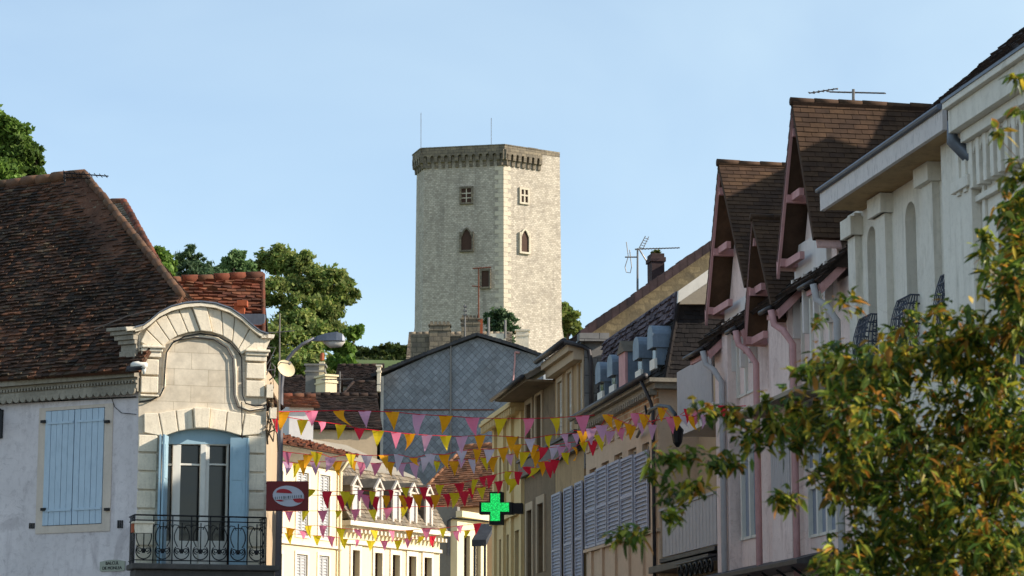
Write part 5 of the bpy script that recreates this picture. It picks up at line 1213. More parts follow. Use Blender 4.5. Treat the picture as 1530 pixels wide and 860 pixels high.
# --- pink house
H2p = thing('pink_house', 'pink house with three steep dark tiled gables and grey blue shutters', 'house', R.w(R.s(1170), -3, 0))
s0, s1 = sorted((R.s(1069), R.s(1274))); zE = R.z(1203, 429, .6)
wins = [(1093, 1130, 486, 592), (1097, 1134, 646, 806), (1203, 1246, 432, 560), (1205, 1246, 588, 700), (1208, 1250, 722, 800)]
hs = [R.rect(*w_) for w_ in wins]
zW = zE + .1
mb = MB(); mb.holes(R, s0, s1, 0, zW, [(h[0], h[1], h[2], min(h[3], zW - .05)) for h in hs], .12)
mb.box(R, s0, s1, -15.8, -.12, 0, zW); mb.build('wall', M['pink'], H2p)
for h in hs:
    h = (h[0], h[1], h[2], min(h[3], zW - .05)); m = MB(); k = 3; w_ = (h[1] - h[0]) / k
    for i in range(k):
        a = h[0] + i * w_; m.box(R, a, a + .05, -.1, .06, h[2], h[3]); m.box(R, a + w_ - .05, a + w_, -.1, .06, h[2], h[3])
        m.box(R, a + .05, a + w_ - .05, -.1, .03, h[2], h[2] + .06); m.box(R, a + .05, a + w_ - .05, -.1, .03, h[3] - .06, h[3])
    fo = m.build('window', M['white'], H2p, recalc=True, label='triple window with tall white mullions')
    m = MB()
    for i in range(k):
        a = h[0] + i * w_; zz = h[2] + (h[3] - h[2]) * .0
        m.box(R, a + .05, a + w_ - .05, -.09, -.03, zz + .07, h[3] - .06)
    sub(m, 'shutter', M['shutblue'], fo, recalc=True)
    m = MB()
    for i in range(k):
        a = h[0] + i * w_; m.box(R, a + .05, a + .15, -.03, .0, h[2] + .07, h[2] + (h[3] - h[2]) * .38)
    sub(m, 'pane', M['glass'], fo, recalc=True)
# projecting piers and returns
mb = MB()
for x0, x1 in ((1150, 1180), (1069, 1088)):
    a, b = sorted((R.s(x0, .25), R.s(x1, .25))); mb.box(R, a, b, 0, .25, 0, zE + .3)
mb.build('pier', M['pink'], H2p, recalc=True, label='projecting pink wall strips with flaking paint')
mb = MB(); a, b = sorted((R.s(1150, .27), R.s(1178, .27)))
n_ = 9
for i in range(n_): q0 = a + (b - a) * i / n_; mb.box(R, q0 + .01, q0 + (b - a) / n_ - .01, .25, .275, R.z(1165, 760, .27), R.z(1165, 655, .27))
mb.build('boarding', M['clad'], H2p, recalc=True)
def gable(xa, ya, xn, yn, xf, yf, og=.5, depth=4.5, arches=None, purl=((.1, .5),)):
    A_ = R.W(xa, ya, og); Nn = R.W(xn, yn, og); Ff = R.W(xf, yf, og); zf = (Nn.z + Ff.z) / 2; Nn.z = zf; Ff.z = zf
    bk = -RN * depth; mb = MB()
    tile_roof(mb, [Nn, Nn + bk, A_ + bk, A_], .3, .12, .02, base=.09, jit=.15); tile_roof(mb, [Ff, Ff + bk, A_ + bk, A_], .3, .12, .02, base=.09, jit=.15)
    ro = mb.build('gable_roof', M['tile_brown'], H2p, label='steep brown tiled roof over a pink gable')
    m = MB(); ridge(m, A_ + Vector((0, 0, -.02)), A_ + bk + Vector((0, 0, -.02)), .08, .45); sub(m, 'ridge_tiles', M['tile_brown'], ro, smooth=True)
    m = MB(); up = Vector((0, 0, .12))
    for Q in (Ff,):
        d = (Q - A_); m.prism([A_ - up * 2.2, Q + Vector((0, 0, -.36)), Q + Vector((0, 0, -.02)), A_ - up * .2], -RN * .06)
    bb = m.build('bargeboard', M['pinkwood'], H2p, recalc=True)
    m = MB()
    for Q, in ((Nn,), (Ff,)):
        ins = Vector((0, 0, -.16)); m.prism([A_ + ins - RN * .06, Q + ins - RN * .06, Q + ins - RN * (og + .05), A_ + ins - RN * (og + .05)], (0, 0, -.04))
    m.build('soffit', M['pinksoffit'], H2p, recalc=True)
    # purlin ends and tie beams
    for t in (.12, .53, .93):
        for Q in (Nn, Ff):
            p = A_.lerp(Q, t) + Vector((0, 0, -.34)); m = MB()
            if Q is Nn: continue
            m.prism([p - RD * .08 - RN * .04, p + RD * .08 - RN * .04, p + RD * .08 - RN * .04 + Vector((0, 0, .16)), p - RD * .08 - RN * .04 + Vector((0, 0, .16))], -RN * (og + .05)); m.build('purlin_end', M['pinkwood'], H2p, recalc=True)
    for t in (.53, .95):
        p, q_ = A_.lerp(Nn, t), A_.lerp(Ff, t); p.z -= .3; q_.z -= .3; m = MB(); p = p.lerp(q_, .55)
        m.prism([p - RN * .14 , q_ - RN * .14, q_ - RN * .14 + Vector((0, 0, .15)), p - RN * .14 + Vector((0, 0, .15))], -RN * .1); m.build('tie_beam', M['pinkwood'], H2p, recalc=True)
    # gable wall
    An, Nw, Fw = A_ - RN * (og), Nn - RN * (og), Ff - RN * (og); An.z -= .3; 
    inn = RD * .12; m = MB()
    Nw2, Fw2 = Vector(Nw) + RD * .15, Vector(Fw) - RD * .15
    m.prism([Nw2 + Vector((0, 0, -.2)), Fw2 + Vector((0, 0, -.2)), An], -RN * .25)
    m.prism([Vector((Nw2.x, Nw2.y, zE - 1.2)), Vector((Fw2.x, Fw2.y, zE - 1.2)), Fw2 + Vector((0, 0, -.2)), Nw2 + Vector((0, 0, -.2))], -RN * (depth - .2))
    for v in m.v: pass
    m.build('gable_wall', M['pink'], H2p, recalc=True)
    return A_, Nn, Ff
gable(1183, 150, 1216, 355, 1160, 390)
gable(1073, 242, 1113, 430, 1053, 458)
gable(1123, 322, 1158, 480, 1110, 500)
# white arched panels below the gables
for x0, x1, yt, ys, yb_ in ((1198, 1247, 352, 402, 428), (1091, 1131, 447, 470, 486)):
    a, b = sorted((R.s(x0), R.s(x1))); zt2 = R.z((x0 + x1) / 2, yt); zs_ = R.z((x0 + x1) / 2, ys); m = MB(); w_ = (b - a) / 3
    m.box(R, a, b, 0, .1, zs_, zt2)
    for i in range(4): q_ = a + w_ * i; m.box(R, q_ - .05, q_ + .05, 0, .16, zs_ - 1.2, zs_); m.box(R, q_ - .09, q_ + .09, 0, .2, zs_ - .28, zs_ - .18)
    for i in range(3):
        c = a + w_ * (i + .5); r = w_ / 2 - .05
        for k in range(8):
            x_0 = c - r + 2 * r * k / 8; x_1 = x_0 + r / 4; xm = (x_0 + x_1) / 2 - c; m.box(R, x_0, x_1, 0, .1, zs_ - .3 + math.sqrt(max(0, r * r - xm * xm)), zs_)
    m.build('arched_panel', M['whitewall'], H2p, recalc=True, label='white panel with three small arches under a gable')
# street parallel eaves with gutters and downpipes
for x0, x1, ly in ((1203, 1225, 429), (1143, 1160, 466), (1092, 1106, 496), (1028, 1056, 535)):
    sA, sB = R.s(x0, .62), R.s(x1, .62); ze_ = R.z(x0, ly, .62); lo_, hi_ = sorted((sA, sB)); m = MB()
    tile_roof(m, [R.w(lo_, .62, ze_), R.w(hi_, .62, ze_), R.w(hi_, -.9, ze_ + 1.45), R.w(lo_, -.9, ze_ + 1.45)], .26, .17, .035, base=.07); ro = m.build('lower_roof', M['tile_dark'], H2p)
    m = MB(); m.prism([R.w(lo_ + .02, .58, ze_ - .06), R.w(lo_ + .02, -.2, ze_ + .70), R.w(lo_ + .02, -.2, ze_ + .48), R.w(lo_ + .02, .52, ze_ - .24)], RD * .05); sub(m, 'bargeboard', M['pinkwood'], ro, recalc=True)
    m = MB(); m.tube([R.w(lo_ + .1, .68, ze_ - .0), R.w(hi_ + .05, .68, ze_ - .0)], .05, 8); sub(m, 'gutter', M['gutter'], ro, smooth=True)
    m = MB(); m.box(R, lo_, hi_, .5, .55, ze_ - .15, ze_ - .03); sub(m, 'fascia', M['pinkwood'], ro)
    st = x0 + 9; m = MB(); sD = lo_ + .12
    xo = .34
    m.tube([R.w(sD, .66, ze_ - .05), R.w(sD, .6, ze_ - .35), R.w(sD - .25, xo + .15, ze_ - .5), R.w(sD - .4, xo, ze_ - .8), R.w(sD - .4, xo, 0)], .07, 8); m.build('downpipe', M['pinkwood' if x0 in (1143, 1092) else 'clad'], H2p, smooth=True)
# main roof behind, its unseen ridge raised to cast shade on the gables
m = MB(); zr2 = 17.2
tile_roof(m, [R.w(s0, .4, zE + .25), R.w(s1, .4, zE + .25), R.w(s1, -8.0, zr2), R.w(s0, -8.0, zr2)], .3, .2, .035); m.P([R.w(s0, -8, zr2), R.w(s1, -8, zr2), R.w(s1, -16, zE), R.w(s0, -16, zE)]); m.P([R.w(s0, .4, zE + .25), R.w(s0, -8, zr2), R.w(s0, -16, zE)]); m.P([R.w(s1, .4, zE + .25), R.w(s1, -8, zr2), R.w(s1, -16, zE)])
m.build('shading_main_roof', M['tile_dark'], H2p)
SA = thing('glass_canopy', 'low dark shop canopy under the pink house at the bottom', 'canopy', R.w(R.s(1150), 0, 0))
m = MB(); a, b = sorted((R.s(1072), R.s(1262))); z = R.z(1150, 846, .8)
m.prism([R.w(a, .0, z + .25), R.w(a, 1.0, z), R.w(a, 1.0, z - .08), R.w(a, 0, z - .08)], RD * (b - a)); m.build('canopy_roof', M['gutter'], SA, recalc=True)
for i in range(9):
    m = MB(); s_ = a + (b - a) * (i + .5) / 9; m.tube([R.w(s_, .02, z - .9), R.w(s_, .4, z - .5), R.w(s_, .95, z - .12)], .025, 6); m.build('bracket', M['iron'], SA)
BA = thing('tile_awning', 'narrow slanting ledge roof on the pink wall behind the leaves', 'canopy', R.W(1180, 600, 0))
m = MB(); a, b = sorted((R.s(1143), R.s(1246))); z = R.z(1195, 585, .5); m.prism([R.w(a, 0, z + .3), R.w(a, .8, z), R.w(a, .8, z - .08), R.w(a, 0, z - .02)], RD * (b - a)); m.build('ledge', M['coveA'], BA, recalc=True)
# ironwork below the balcony panel
IW = thing('iron_sign_bracket', 'black wrought iron scrollwork under the boarded balcony', 'ironwork', R.W(1035, 855, .3))
m = MB(); random.seed(9); z = R.z(1035, 852, .3)
for i in range(7):
    c = R.s(1014 + i * 7.5, .3); r = .2; pts = [R.w(c + math.cos(q * .45) * r * (1 - q / 22), .3, z + math.sin(q * .45) * r * (1 - q / 22)) for q in range(18)]; m.tube(pts, .03, 6)
m.tube([R.w(R.s(1008, .3), .3, z + .22), R.w(R.s(1066, .3), .3, z + .22)], .025); m.tube([R.w(R.s(1008, .3), .3, z + .22), R.w(R.s(1008, .3), .0, z + .22)], .025); m.build('scrolls', M['iron'], IW, smooth=True)
# ornate wall lamp
WL = thing('wall_lamp', 'dark curved wall lamp arm among the flags beside the mansard house', 'wall lamp', R.W(965, 640, .2))
m = MB(); wl = lambda x, y, o: R.W(x, y, o); m.tube([wl(952, 652, .1), wl(962, 632, .4), wl(972, 612, .8), wl(986, 606, 1.1), wl(1000, 608, 1.3), wl(1009, 619, 1.4), wl(1012, 634, 1.4)], .045, 8); m.tube([wl(962, 632, .1), wl(966, 618, .3), wl(964, 606, .3)], .03, 6); m.build('arm', M['iron'], WL, smooth=True)
m = MB(); p = wl(1012, 634, 1.4); m.tube([p, p - Vector((0, 0, .12)), p - Vector((0, 0, .4)), p - Vector((0, 0, .5))], [.04, .14, .1, .03], 8); m.build('lantern_body', M['iron'], WL)

# --- cream house R1
H1 = thing('cream_pilaster_house', 'cream house with tall pilasters, arched windows and white eave board', 'house', R.w(R.s(1400), -3, 0))
sB0 = R.s(1452); s1 = R.s(1273); sN = 30.0; zE = R.z(1233, 313, .75)
aw = [(1301.5, 1315, 334, 453), (1360, 1376, 296, 470), (1427.5, 1444, 255, 440)]
hs = [R.rect(*w_) for w_ in aw]; hs = [(h[0], h[1], R.z((w_[0] + w_[1]) / 2, 497 if i == 0 else (492 if i == 1 else 470)), h[3]) for i, (h, w_) in enumerate(zip(hs, aw))]
zmin = min(h[2] for h in hs); hs = [(h[0], h[1], zmin, h[3]) for h in hs]
lo2 = [(h[0], h[1], 2.9, 5.2) for h in hs]
m = MB(); m.holes(R, sB0, s1, 0, zE + .1, hs + lo2, .28)
for h in hs:
    c = (h[0] + h[1]) / 2; r = (h[1] - h[0]) / 2; zs_ = h[3] - r; k = 8
    for sg in (-1, 1):
        pts = [R.w(c + sg * r, -.28, h[3]), R.w(c, -.28, h[3])] + [R.w(c + sg * r * math.sin(R_(90) * q / k), -.28, zs_ + r * math.cos(R_(90) * q / k)) for q in range(1, k + 1)]
        m.prism(pts, RN * .28)
m.box(R, sN, s1, -14.8, -.28, 0, zE + .1); m.build('wall', M['cream'], H1)
for i, h in enumerate(hs + lo2): window(R, H1, (h[0] + .02, h[1] - .02, h[2], h[3] - (.25 if i < 3 else 0)), -.2, 2, (.62,), 'white', 'shutblue' if i == 2 else 'curtain')
m = MB()
for x0, x1, yc0, yc1 in ((1273, 1284, 325, 347), (1315, 1330, 292, 317), (1387, 1403, 242, 273)):
    a, b = sorted((R.s(x0, .12), R.s(x1, .12))); zc0 = R.z(x0, yc0, .15); zc1 = R.z(x0, yc1, .15)
    m = MB(); m.box(R, a, b, 0, .13, 0, zc1); m.box(R, a - .1, b + .1, 0, .24, zc0 - .35, zc0); m.box(R, a - .05, b + .05, 0, .18, zc1, zc0 - .35); m.box(R, a, b, 0, .13, zc0, zE)
    m.build('pilaster', M['cream'], H1, recalc=True)
m = MB(); zf = R.z(1232, 287, .8); a, b = R.s(1421, .8), R.s(1233, .8); m.box(R, a, b + .05, .72, .8, zE, zE + .36); m.build('fascia', M['fascia'], H1, recalc=True)
m = MB(); m.box(R, a, b, 0, .72, zE + .02, zE + .06); m.build('soffit', M['ochre'], H1)
m = MB(); zg = zE + .36
m.prism([R.w(a, .84, zg), R.w(a, .7, zg + .1), R.w(a, .2, zg + .42), R.w(a, .1, zg + .3)], RD * (b - a)); m.tube([R.w(a, .84, zg + .02), R.w(b + .06, .84, zg + .02)], .05, 8); m.build('zinc_gutter', M['zinc'], H1, recalc=True)
zr2 = hit(1381, 149, R.w(0, -3.2, 0), RN).z; m = MB()
tile_roof(m, [R.w(sN, .3, zg + .25), R.w(b - .2, .3, zg + .25), R.w(b - .2, -3.2, zr2), R.w(sN, -3.2, zr2)], .28, .2, .04, base=.15)
m.P([R.w(sN, -3.2, zr2), R.w(b - .2, -3.2, zr2), R.w(b - .2, -8.2, 17.1), R.w(sN, -8.2, 17.1)]); m.P([R.w(sN, -8.2, 17.1), R.w(b - .2, -8.2, 17.1), R.w(b - .2, -15, zE), R.w(sN, -15, zE)]); m.P([R.w(b - .2, .3, zg), R.w(b - .2, -3.2, zr2), R.w(b - .2, -8.2, 17.1), R.w(b - .2, -15, zE)]); m.P([R.w(sN, .3, zg), R.w(sN, -3.2, zr2), R.w(sN, -8.2, 17.1), R.w(sN, -15, zE)]); m.build('roof', M['tile_dark'], H1)  # hidden slopes behind the front ridge raised to shade the pink gables
# projecting bay with heavy cornice
BO = .4
m = MB(); wb = (R.s(1533, BO), R.s(1500, BO)); zb0, zb1 = R.z(1505, 560, BO), R.z(1505, 300, BO)
m.holes(R, sN, sB0, 0, R.z(1470, 165, BO), [(wb[0] - .3, wb[1], zb0, zb1)], .3, o=BO); m.box(R, sN, sB0, -.1, BO - .3, 0, R.z(1470, 165, BO)); m.build('bay_wall', M['cream'], H1)
window(R, H1, (wb[0] - .28, wb[1] - .02, zb0, zb1), BO - .2, 2, (.7,), 'white', 'curtain')
m = MB(); zt1 = R.z(1418, 143, .95); zb_1 = R.z(1424, 188, .95); a2 = R.s(1421, .95)
m.box(R, sN, a2, -.2, .95, zt1 - .15, zt1); m.box(R, sN, a2 + .02, -.2, .85, zb_1, zt1 - .15); m.box(R, sN, a2 - .1, -.2, .7, zb_1 - .18, zb_1)
zq = R.z(1450, 200, BO); zl = zb_1 - .18; a3 = R.s(1452, BO)
for i in range(22):
    c = a3 - .2 - i * .3; m.box(R, c - .07, c + .07, BO, BO + .2, zl - .75, zl); 
    for k in range(4):
        for sg in (-1, 1): x_0 = c + sg * (.07 + .02 * k); m.box(R, min(x_0, x_0 + sg * .02), max(x_0, x_0 + sg * .02), BO, BO + .18, zl - .12 + .03 * (k - 3), zl)
m.box(R, sN, a3, BO, BO + .1, zl - .95, zl - .85)
zk = R.z(1457, 262, BO + .1); m.box(R, sN, a3, BO, BO + .14, zk - .12, zk)
pa, pb = sorted((R.s(1453, BO), R.s(1476, BO))); m.box(R, pa, pb, BO, BO + .16, 0, zl); m.box(R, pa - .06, pb + .06, BO, BO + .24, zk - .16, zk + .02)
m.box(R, sN, wb[1] + .5, BO, BO + .05, zb1 + .45, zb1 + .55); m.box(R, wb[1] + .4, wb[1] + .5, BO, BO + .05, zb0, zb1 + .45)
m.build('bay_cornice', M['cream'], H1, recalc=True, bevel=.01, label='heavy cornice with a row of little arched corbels')
m = MB(); m.tube([R.w(a2 + .05, .8, zt1 - .3), R.w(a2 + .1, .75, zb_1 - .1), R.w(a2 + .05, .5, zb_1 - .35), R.w(a2 - .3, .3, zb_1 - .5)], [.05, .11, .13, .1], 8); m.build('downpipe', M['zinc'], H1, smooth=True)
m = MB(); m.prism([R.w(sN, .97, zt1), R.w(sN, .3, zt1 + .35), R.w(sN, .3, zt1 + .3), R.w(sN, .97, zt1 - .05)], RD * (a2 - sN)); m.build('zinc_capping', M['zinc'], H1, recalc=True)
# balconettes
for i, (h, (x0, x1, y0, y1)) in enumerate(zip(hs, ((1298, 1317, 455, 500), (1349, 1378, 425, 492), (1424, 1446, 386, 450)))):
    m = MB(); zt2 = R.z(x1, y0, .3); zb2 = zt2 - 1.0; a, b = h[0] - .08, h[1] + .08
    def bel(t): return .16 + .14 * math.sin(t * math.pi * .9)
    for q in range(8):
        s_ = a + (b - a) * q / 7; m.tube([R.w(s_, bel(1 - t / 6), zb2 + (zt2 - zb2) * t / 6) for t in range(7)], .011, 5)
    for t in (0, .5, .68, .85, 1): m.tube([R.w(a, 0, zb2 + (zt2 - zb2) * t), R.w(a, bel(1 - t), zb2 + (zt2 - zb2) * t), R.w(b, bel(1 - t), zb2 + (zt2 - zb2) * t), R.w(b, 0, zb2 + (zt2 - zb2) * t)], .016, 5)
    for e in (a, b):
        for q in (.25, .5, .75):
            m.tube([R.w(e, bel(1 - t / 6) * q, zb2 + (zt2 - zb2) * t / 6) for t in range(7)], .013, 5)
        for q in range(5): m.tube([R.w(e, bel(.4) * (.3 + .2 * math.cos(u)), zb2 + .15 + .17 * q + math.sin(u) * .06) for u in range(7)], .012, 5)
    for q in range(4):
        c = a + (b - a) * (q + .5) / 4; m.tube([R.w(c + math.cos(u * .7) * .07, bel(.4), zb2 + .35 + math.sin(u * .7) * .1) for u in range(10)], .012, 5)
    m.build('balconette', M['railblue'], H1, smooth=True, label='bellied blue black iron window guard')
AE2 = thing('ridge_aerial', 'small flat aerial on the tallest pink gable ridge', 'aerial', R.W(1275, 150, -1))
m = MB(); m.cyl(R.W(1275, 152, -1.2), R.W(1275, 133, -1.2), .03); m.build('mast', M['alu'], AE2)
m = MB(); yagi(m, R.W(1209, 139, -1.0), R.W(1252, 132, -1.4), 6, .2, r=.01); yagi(m, R.W(1240, 137, -1.2), R.W(1322, 139, -1.6), 9, .3, r=.012); m.build('aerial_rods', M['alu'], AE2)

# ================================================================== PHARMACY CROSS
PX_ = thing('pharmacy_cross', 'lit green cross sign in black casing projecting over the street', 'sign', at(740, 783, 76))
FX = Frame((at(740, 758, 76).x, 76), (-.22, -.975))
def crossp(cx, cy, a, b, o): return [FX.W(cx + x, cy + y) + FX.n * o for x, y in ((-b, -a), (b, -a), (b, -b * .95), (a, -b * .95), (a, b * .95), (b, b * .95), (b, a), (-b, a), (-b, b * .95), (-a, b * .95), (-a, -b * .95), (-b, -b * .95))]
m = MB(); m.prism(crossp(740.5, 759, 24.5, 9.5, 0), -FX.n * .32); m.build('casing', M['iron'], PX_, recalc=True)
m = MB(); m.prism(crossp(740, 757.5, 20.5, 7.0, .0), FX.n * .02); m.build('lit_face', M['led'], PX_, recalc=True)
m = MB(); a, b, c, d = FX.rect(762, 779, 751, 767); m.box(FX, a, b, -.3, -.04, c, d); m.build('mounting_arm', M['iron'], PX_, recalc=True)

# ================================================================== BUNTING
random.seed(21)
def flags(label, Ya, Yb, fl, wpx, ends=(10, 10), seed=0):
    """fl: (px, py, colour) of every pennant's top centre along one cord"""
    rnd = random.Random(seed); fl = sorted(fl); x0, x1 = fl[0][0] - ends[0], fl[-1][0] + ends[1]
    Yf = lambda x: Ya + (Yb - Ya) * (x - x0) / (x1 - x0)
    th = thing('bunting', label, 'bunting', at(fl[0][0], fl[0][1], Yf(fl[0][0])), 'bunting strung across the street')
    K = [(x0, fl[0][1] - 1)] + [(f[0], f[1]) for f in fl] + [(x1, fl[-1][1] - 1)]; W = [at(x, y, Yf(x)) for x, y in K]; wpx *= 1.12
    m = MB(); m.tube(W, .009, 4); m.build('cord', FL['r'], th)
    for n_, (x, y, c) in enumerate(fl):
        Y = Yf(x); p = W[n_ + 1]; d = (W[n_ + 2] - W[n_]).normalized(); w_ = wpx * Y / FPX * .5 * rnd.uniform(.9, 1.08); h = w_ * 2 * rnd.uniform(1.2, 1.45)
        hd = Matrix.Rotation(rnd.gauss(0, .35), 3, 'Z') @ Vector((1, .25, 0)).normalized(); hd.z = d.z * .5
        sw = Vector((rnd.gauss(0, .14), rnd.gauss(0, .3), 0)); fold = rnd.random() < .14
        if fold: h *= .75; sw *= 2.5; w_ *= .8
        cur = Vector((-hd.y, hd.x, 0)).normalized() * rnd.uniform(-.12, .12) * w_ * 4; m = MB(); n = 6; rows = []
        for q in range(n + 1):
            t = q / n; ww = w_ * (1 - t) + .004; cc = p + Vector((0, 0, -h * t)) + sw * t * t * h + cur * math.sin(t * 3.1)
            rows.append((cc - hd * ww + cur * .6 * t, cc + cur * .35 * (1 - t), cc + hd * ww - cur * .5 * t))
        for q in range(n):
            for k in (0, 1): m.P([rows[q][k], rows[q][k + 1], rows[q + 1][k + 1], rows[q + 1][k]])
        m.build('pennant', FL[c], th, smooth=True)
flags('highest string of big pennants, running level from the stone corner past the slate gable', 46, 58, [(423, 615, 'o'), (465, 614, 'p'), (506, 613, 'o'), (545, 614, 'l'), (586, 615, 'o'), (626, 619, 'l'), (666, 621, 'o'), (706, 624, 'p'), (748, 625, 'y'), (790, 625, 'p'), (829, 624, 'y'), (870, 621, 'p')], 20, (20, 18), 1)
flags('second string from the top, ending in white and lilac pennants over the slate gable', 56, 65, [(413, 620, 'r'), (452, 627, 'y'), (481, 630, 'p'), (509, 634, 'y'), (537, 640, 'r'), (565, 643, 'y'), (592, 646, 'p'), (612, 648, 'o'), (638, 650, 'l'), (666, 651, 'y'), (690, 652, 'l'), (717, 650, 'o'), (765, 652, 'o'), (792, 655, 'w'), (820, 650, 'y'), (843, 648, 'l'), (861, 647, 'l')], 15.5, (10, 10), 2)
flags('third string, hugging the cove cornice then passing the dormer roof with white pennants', 66, 65, [(403, 670, 'o'), (428, 675, 'p'), (461, 679, 'o'), (473, 675, 'y'), (494, 683, 'l'), (524, 678, 'y'), (548, 680, 'w'), (573, 680, 'o'), (596, 679, 'w'), (618, 684, 'o'), (643, 678, 'w'), (664, 679, 'o'), (690, 673, 'w'), (713, 671, 'o'), (731, 671, 'w'), (752, 669, 'o'), (772, 664, 'o'), (797, 664, 'o'), (812, 669, 'r'), (838, 667, 'l')], 15, (4, 12), 3)
flags('fourth string, closely below the third, orange and lilac over the mansard', 68, 65, [(404, 688, 'y'), (430, 690, 'l'), (444, 692, 'y'), (453, 687, 'o'), (471, 690, 'l'), (503, 689, 'o'), (527, 688, 'o'), (541, 691, 'p'), (562, 692, 'p'), (583, 690, 'o'), (600, 692, 'l'), (620, 691, 'l'), (636, 683, 'w'), (652, 689, 'y'), (678, 689, 'o'), (690, 686, 'l'), (706, 686, 'w'), (725, 683, 'y'), (737, 683, 'o'), (761, 679, 'l'), (784, 675, 'y'), (802, 674, 'o'), (828, 665, 'w'), (848, 661, 'l')], 14.5, (4, 12), 4)
flags('red and lime string crossing the row of dormers, upper cord', 74, 66, [(465, 731, 'y'), (489, 734, 'r'), (515, 734, 'y'), (540, 732, 'p'), (557, 734, 'y'), (584, 732, 'r'), (606, 728, 'y'), (633, 728, 'r'), (657, 724, 'y'), (686, 722, 'r'), (710, 716, 'y'), (722, 712, 'r'), (734, 710, 'r'), (760, 704, 'y'), (775, 705, 'r'), (787, 697, 'r'), (800, 699, 'y'), (811, 689, 'o'), (822, 690, 'r')], 15.5, (40, 14), 5)
flags('red and orange string crossing the row of dormers, lower cord', 76, 70, [(511, 740, 'r'), (523, 738, 'y'), (547, 739, 'p'), (559, 742, 'r'), (578, 740, 'o'), (603, 740, 'o'), (610, 742, 'r'), (624, 738, 'o'), (641, 742, 'r'), (651, 739, 'o'), (668, 738, 'r'), (680, 736, 'y'), (694, 734, 'r'), (705, 729, 'r'), (719, 728, 'y'), (745, 719, 'r'), (768, 715, 'y')], 14.5, (90, 10), 6)
flags('string of pink and yellow pennants level with the red sign', 84, 88, [(407, 763, 'y'), (432, 764, 'p'), (457, 763, 'y'), (482, 763, 'p'), (506, 763, 'y'), (531, 761, 'p'), (557, 761, 'y'), (580, 759, 'p'), (604, 757, 'y')], 12, (4, 60), 7)
flags('upper of the two small strings along the dormered house cornice', 90, 90, [(411, 786, 'y'), (434, 789, 'o'), (453, 793, 'p'), (461, 785, 'y'), (483, 785, 'p'), (509, 789, 'y'), (534, 791, 'p'), (559, 792, 'y'), (585, 793, 'p'), (612, 792, 'o'), (637, 789, 'p'), (662, 789, 'y'), (687, 785, 'p'), (713, 782, 'r')], 12, (8, 12), 8)
flags('lower of the two small strings along the dormered house cornice', 91, 91, [(408, 794, 'o'), (432, 797, 'y'), (474, 800, 'y'), (495, 801, 'p'), (514, 805, 'y'), (534, 806, 'p'), (554, 808, 'y'), (574, 808, 'p'), (595, 807, 'y'), (610, 804, 'p'), (630, 801, 'y'), (647, 801, 'r'), (682, 793, 'p'), (698, 792, 'y')], 11, (6, 16), 9)
flags('upper cord of orange and pink pennants in front of the orange patterned frieze', 61, 43.5, [(871, 644, 'o'), (884, 640, 'l'), (899, 635, 'l'), (908, 619, 'o'), (924, 627, 'o'), (938, 633, 'o'), (950, 617, 'p'), (963, 619, 'o'), (975, 634, 'l'), (990, 609, 'o'), (1003, 623, 'p'), (1013, 622, 'o'), (1028, 611, 'r'), (1041, 614, 'p'), (1060, 606, 'o'), (1080, 606, 'r'), (1098, 607, 'y')], 16, (14, 16), 10)
flags('lower cord of mixed pennants in front of the orange patterned frieze', 66, 46, [(829, 687, 'r'), (845, 676, 'y'), (858, 668, 'o'), (872, 660, 'y'), (886, 659, 'r'), (896, 650, 'y'), (912, 644, 'l'), (927, 640, 'p'), (944, 636, 'o'), (958, 632, 'l'), (1020, 620, 'w'), (1035, 622, 'o'), (1052, 620, 'l')], 15, (10, 12), 11)

# ================================================================== FOREGROUND TREE
random.seed(33); TD = 15.0
FT = thing('autumn_tree', 'out of focus foreground tree with drooping green, yellow and orange leaves at the right', 'tree', (at(1590, 700, TD).x + .25, TD + .9, 0))
tb = Vector((at(1590, 700, TD).x + .25, TD + .9, 0)); tt = at(1560, 640, TD)
clus = []
def cl_(x, y, r, n, dy=0): clus.append((x, y, r, n, TD + dy))
for (x, y, r, n) in [(1480, 560, 60, 60), (1400, 520, 45, 40), (1340, 540, 45, 42), (1290, 560, 45, 42), (1240, 540, 32, 26), (1450, 640, 75, 90), (1350, 640, 70, 80), (1270, 630, 60, 60), (1210, 640, 42, 34), (1500, 720, 80, 95), (1400, 730, 75, 90), (1310, 720, 65, 74), (1250, 710, 40, 26), (1480, 820, 80, 95), (1380, 820, 70, 84), (1300, 820, 55, 56), (1255, 850, 36, 30), (1525, 480, 40, 44), (1450, 500, 38, 30), (1515, 420, 34, 34), (1522, 370, 32, 36), (1526, 310, 31, 34), (1530, 260, 26, 18), (1525, 640, 50, 50), (1500, 880, 70, 60), (1400, 890, 70, 60)]: cl_(x, y, r, n, random.uniform(-.8, .9))
for (x, y, r, n) in [(1180, 600, 24, 10), (1150, 640, 26, 12), (1120, 655, 22, 10), (1185, 660, 26, 12), (1175, 740, 16, 9), (1160, 745, 10, 4), (1090, 690, 18, 9), (1060, 690, 18, 8), (1040, 725, 18, 8), (1010, 740, 20, 10), (985, 690, 24, 11), (1020, 680, 20, 9), (1000, 770, 16, 6), (930, 800, 18, 8), (955, 795, 12, 4), (1075, 620, 20, 7), (1110, 625, 18, 7), (1050, 600, 14, 4), (1140, 600, 16, 5), (1225, 480, 18, 4), (1260, 450, 12, 3), (1275, 455, 10, 3), (1200, 560, 18, 7), (1470, 350, 10, 4), (1480, 400, 18, 6), (1465, 380, 12, 4), (1518, 115, 8, 3), (1495, 190, 6, 3), (1522, 160, 7, 2), (1440, 470, 16, 5), (1400, 460, 18, 5), (1350, 480, 20, 6)]: cl_(x, y, r, n, random.uniform(-.4, .3))
br = MB(); lv = MB()
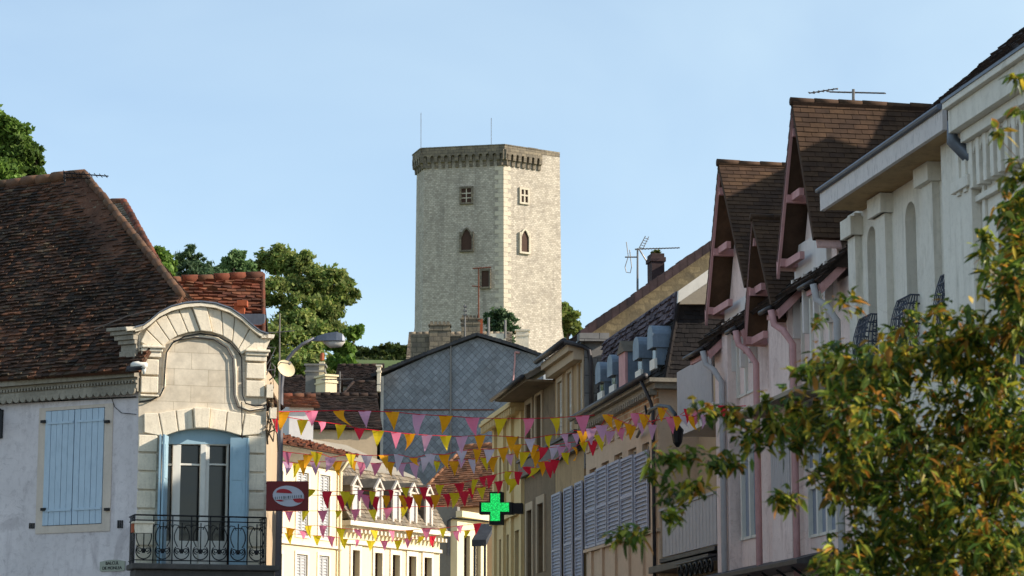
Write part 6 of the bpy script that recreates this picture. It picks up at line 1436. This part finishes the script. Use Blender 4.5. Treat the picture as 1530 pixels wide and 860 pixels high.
br.tube([tb, tb.lerp(tt, .5) + Vector((.05, 0, 0)), tt, at(1542, 400, TD), at(1548, 250, TD), at(1540, 110, TD)], [.11, .09, .045, .014, .008, .004], 8)
def leaf(p, dirv, L, wd):
    dirv = dirv.normalized(); s = dirv.cross(Vector((random.gauss(0, .5), random.gauss(0, .5), 1))).normalized(); nn = s.cross(dirv).normalized(); f = nn * wd * random.uniform(.1, .5); dr = Vector((0, 0, -L * random.uniform(.05, .3)))
    i = len(lv.v)
    lv.v += [p, p + dirv * L * .35 + s * wd + f, p + dirv * L * .7 + s * wd * .7 + f + dr * .5, p + dirv * L + dr, p + dirv * L * .7 - s * wd * .7 + f + dr * .5, p + dirv * L * .35 - s * wd + f, p + dirv * L * .35, p + dirv * L * .7 + dr * .5]
    lv.f += [(i, i + 1, i + 6), (i + 1, i + 2, i + 7, i + 6), (i + 2, i + 3, i + 7), (i, i + 6, i + 5), (i + 6, i + 7, i + 4, i + 5), (i + 7, i + 3, i + 4)]
nodes = [(tt, .055), (at(1500, 560, TD), .04), (at(1540, 420, TD), .02), (at(1548, 260, TD), .012)]
order = sorted(clus, key=lambda c: (at(c[0], c[1], c[4]) - tt).length)
for (x, y, r, n, Y) in order:
    c = at(x, y, Y); R1 = r * Y / FPX
    best = min(nodes, key=lambda q: (q[0] - c).length + .25 * (q[0] - tt).length); src, rad = best; L_ = (c - src).length
    r0_ = min(rad * .7, .02); j1 = Vector((random.gauss(0, .06), random.gauss(0, .06), random.uniform(.02, .1))) * L_
    j2 = Vector((random.gauss(0, .08), random.gauss(0, .08), random.uniform(-.02, .08))) * L_
    br.tube([src, src.lerp(c, .35) + j1, src.lerp(c, .7) + j2, c], [r0_, r0_ * .8, r0_ * .65, r0_ * .5], 5); nodes.append((c, r0_ * .6))
    dense_ = r > 30
    for k in range(int(n * (2.3 if dense_ else 1.5))):
        d = Vector((random.gauss(0, 1), random.gauss(0, 1) * (1.8 if dense_ else 1), random.gauss(0, 1))).normalized(); p = c + d * R1 * (1.25 if dense_ else 1.1) * random.random() ** .45; p.y += random.uniform(-.3, .3) * dense_
        if k % 3 == 0:
            st = c.lerp(p, .25); br.tube([st, st.lerp(p, .5) + Vector((0, 0, .02)), p], .002, 3)
        od = Vector((random.gauss(0, 1) - .1, random.gauss(0, 1), random.gauss(-.5, .6)))
        for q in range(random.choice((3, 4, 5, 5, 6))):
            a = od + Vector((random.gauss(0, .9), random.gauss(0, .9), random.gauss(-.1, .6))); leaf(p + Vector((random.gauss(0, .014), random.gauss(0, .014), random.gauss(0, .014))), a, random.choice((random.uniform(.04, .08), random.uniform(.07, .13))), random.uniform(.011, .024))
br.build('trunk', M['twig'], FT, smooth=True); lv.build('crown', M['leaf_fall'], FT, smooth=False)
